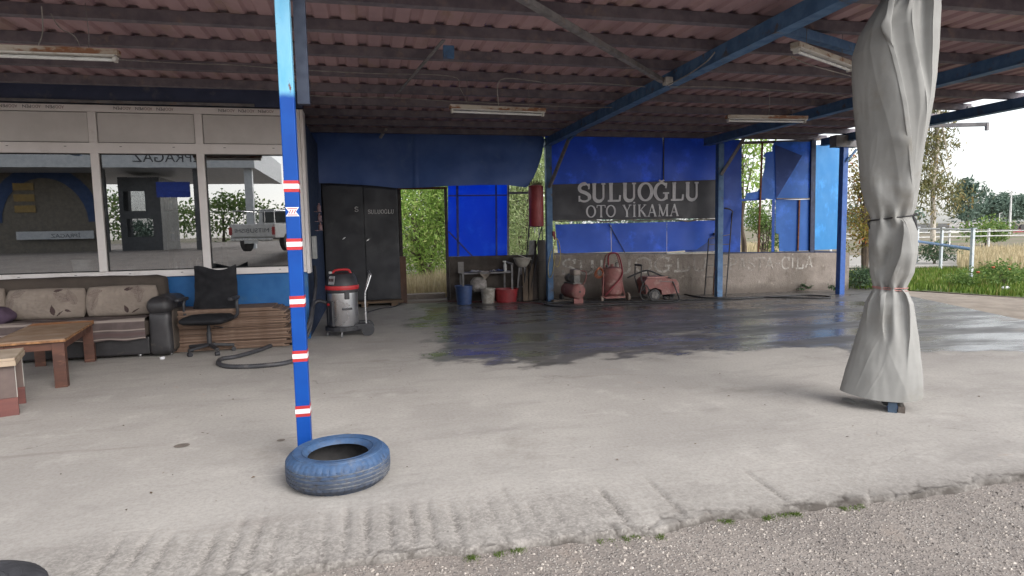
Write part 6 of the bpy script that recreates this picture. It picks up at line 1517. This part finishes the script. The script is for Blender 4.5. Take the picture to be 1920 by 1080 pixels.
mb=MB(); mb.box((-11.9,-15.997,2.9),(-10.9,-15.98,3.9)); mb.box((-11.8,-15.997,1.6),(-10.6,-15.98,2.5)); mb.build('kiosk_window',GL,st)
mb=MB(); mb.box((-9.95,Yf-1.0,3.5),(-8.45,Yf-.95,4.25)); mb.build('banner',BANN,st)
mb=MB(); mb.box((-20,-17,ZG-.2),(-13.2,-16.5,5.2)); mb.build('shop_wall',pm('shop_wall',S(120,112,100),S(100,94,86),rough=.7),st)
mb=MB()
P=[Vector((-15.6+1.9*math.cos(R(a_)),-16.46,2.4+2.2*math.sin(R(a_)))) for a_ in range(0,181,12)]; Q=[Vector((-15.6+2.5*math.cos(R(a_)),-16.46,2.4+2.8*math.sin(R(a_)))) for a_ in range(180,-1,-12)]
mb.prism(P+Q,(0,-.03,0)); mb.build('arch',pm('arch_blue',S(44,72,120),S(38,64,108),rough=.7),st)
mb=MB()
for i in range(3): mb.box((-16.9,-16.45,2.9+.55*i),(-16.0,-16.43,3.25+.55*i))
mb.build('yellow_panel',YEL,st)
mb=MB(); mb.box((-16.8,-16.2,1.55),(-13.4,-16.15,1.95)); sb=mb.build('low_sign',CAN,st)
mb=MB(); sans_mesh(mb,'İPRAGAZ',Vector((-14.0,-16.145,1.62)),Vector((-1,0,0)),Vector((0,0,1)),Vector((0,1,0)),1.3,.25,.0); mb.build('lettering',BLK,sb)
# pickup
WHT2=pm('pickup_white',S(206,206,204),S(190,190,188),rough=.35); GLD=pm('pickup_glass',S(36,40,44),rough=.1); CHB=pm('bumper_chrome',S(200,200,202),rough=.2,metal=1); TL=pm('tail_light_red',S(170,40,40),rough=.3)
pk=thing('pickup_truck','white pickup truck across the road, mirrored in the right office window','pickup truck',(-4.1,-5.1,ZG))
Mp=Matrix.Translation((-4.05,-4.9,ZG+.02))@Matrix.Rotation(R(200),4,'Z')     # local +y is the nose, tail at y=0
def PB(lo,hi,bev,name,mat,par=pk):
    mb=MB(Mp); mb.box(lo,hi,bev); return mb.build(name,mat,par)
mb=MB(Mp); mb.box((-.86,.03,.50),(.86,.07,1.02),.02); mb.box((-.86,.0701,.50),(-.80,1.95,1.02),.02); mb.box((.80,.0701,.50),(.86,1.95,1.02),.02); mb.box((-.80,.071,.50),(.80,1.95,.56)); mb.build('bed',WHT2,pk)
tg=PB((-.80,-.012,.54),(.80,.0295,1.01),.015,'tailgate',WHT2)
mb=MB(Mp); 
R3=Mp.to_3x3(); sans_mesh(mb,'MITSUBISHI',Vector((-.66,-.016,.70)),Vector((1,0,0)),Vector((0,0,1)),Vector((0,-1,0)),1.32,.15,0); mb.build('lettering',BLK,tg)
cabprof=[(1.98,.5),(1.98,1.02),(2.12,1.62),(3.05,1.64),(3.75,1.05),(4.85,.95),(4.95,.55),(4.9,.42),(1.98,.42)]
mb=MB(Mp); mb.prism([Vector((-.84,y,z)) for y,z in cabprof],(1.68,0,0)); mb.build('cab',WHT2,pk)
PB((-.62,1.955,1.10),(.62,1.975,1.52),.0,'rear_window',GLD)
for s in (-1,1):
    mb=MB(Mp); mb.prism([Vector((s*.845,y,z)) for y,z in ((2.2,1.08),(2.28,1.54),(3.0,1.56),(3.55,1.08))],(s*.006,0,0)); mb.build('side_window',GLD,pk)
    PB((s*.83-.06,-.02,.62),(s*.83+.06,.0,.90),.0,'tail_light',TL)
    for y in (1.0,4.0):
        mb=MB(Mp); mb.tube([(s*.70,y,.34),(s*.87,y,.34)],.34,22); mb.build('wheel',RUBB,pk,smooth=40)
PB((-.80,-.10,.40),(.80,-.03,.50),.02,'bumper',CHB); PB((-.26,-.108,.30),(.26,-.10,.42),0,'licence_plate',WHT2)
mb=MB(Mp)
mb.tube([(-.78,.2,1.03),(-.78,.2,1.50),(.78,.2,1.50),(.78,.2,1.03)],.022,6); mb.tube([(-.78,1.8,1.03),(-.78,1.8,1.50),(.78,1.8,1.50),(.78,1.8,1.03)],.022,6)
for s in (-.78,.78): mb.tube([(s,.2,1.50),(s,1.8,1.50)],.02,6)
for x in (-.4,0,.4): mb.tube([(x,.2,1.03),(x,.2,1.50)],.016,6)
mb.build('load_rack',CHB,pk)
for i,(x,y,h_,s_) in enumerate(((-16,-58,5.6,5.5),(-8,-62,5.0,4.5),(-1,-60,5.4,5.5),(7,-62,5.6,5),(-25,-56,6.5,6))):
    plant('roadside_tree',('bushy tree far across the road behind the fuel station canopy','low tree far across the road left of the pickup','rounded tree far across the road behind the pickup','bushy tree far across the road right of the pickup','tall tree far across the road beside the fuel shop')[i],'tree',(x,y,ZG-.1),[((0,0,h_*.5),(s_,3,h_*.38),3),((s_*.3,0,h_*.8),(s_*.5,2,h_*.2),1)],2600,.4,.25,'green',80+i,.2)

# ================================================================ SMALL LITTER ON THE CONCRETE
def litter():
    mb=MB(); rng=random.Random(31)
    spots=[(907,740),(1068,752),(1097,770),(1100,783),(380,811),(1350,700),(1240,598)]
    for x,y in spots+[(rng.uniform(60,1850),rng.uniform(690,960)) for _ in range(60)]:
        p=gr(x,y,.004); 
        if p.y<3.75: continue
        s=rng.uniform(.006,.018); a=rng.uniform(0,6.28); ca,sa=math.cos(a)*s,math.sin(a)*s
        mb.add([(p.x-ca,p.y-sa,.003),(p.x+sa*.5,p.y-ca*.5,.004+s*.3),(p.x+ca,p.y+sa,.003),(p.x-sa*.5,p.y+ca*.5,.003+s*.15)],[[0,1,2,3]])
    o=mb.build('litter',leafmat('dry_leaf_litter',S(66,54,44),S(110,92,74),S(150,140,130),.1)); o['kind']='stuff'; o['label']='tiny dry leaves and chips scattered over the concrete'; o['category']='litter'
litter()
mb=MB()
for (x,y) in ((352,1015),):pass
for x,y,rx,ry in ((341,836,.055,.022),(648,818,.06,.025),(527,826,.03,.012)):
    p=gr(x,y); mb.add([(p.x+rx*math.cos(a_/14*6.283)*(1+.2*mnoise.noise(Vector((a_,x,1)))),p.y+ry*2.2*math.sin(a_/14*6.283),.004) for a_ in range(14)],[list(range(14))])
k=N('oil_stain'); k.set(Base_Color=k.mix(k.ramp(k.noise(20,5),.3,.7),S(96,88,82),S(118,108,100)),Roughness=.8)
o=mb.build('oil_stain',k.m); o['kind']='stuff'; o['label']='round dark oil stains on the dry concrete'; o['category']='stain'
mb=MB()
c=gr(313,667,.02); mb.lathe([(0,0),(.028,.002),(.032,.03),(.02,.034),(0,.03)],Matrix.Translation((c.x-.02,c.y-.12,0)),12); tag(mb.build('bottle_cap',WHT,smooth=40,loc=(c.x,c.y,0)),'small white bottle cap on the floor in front of the black sofa arm','bottlecap')  # small white bottle cap lying on the floor
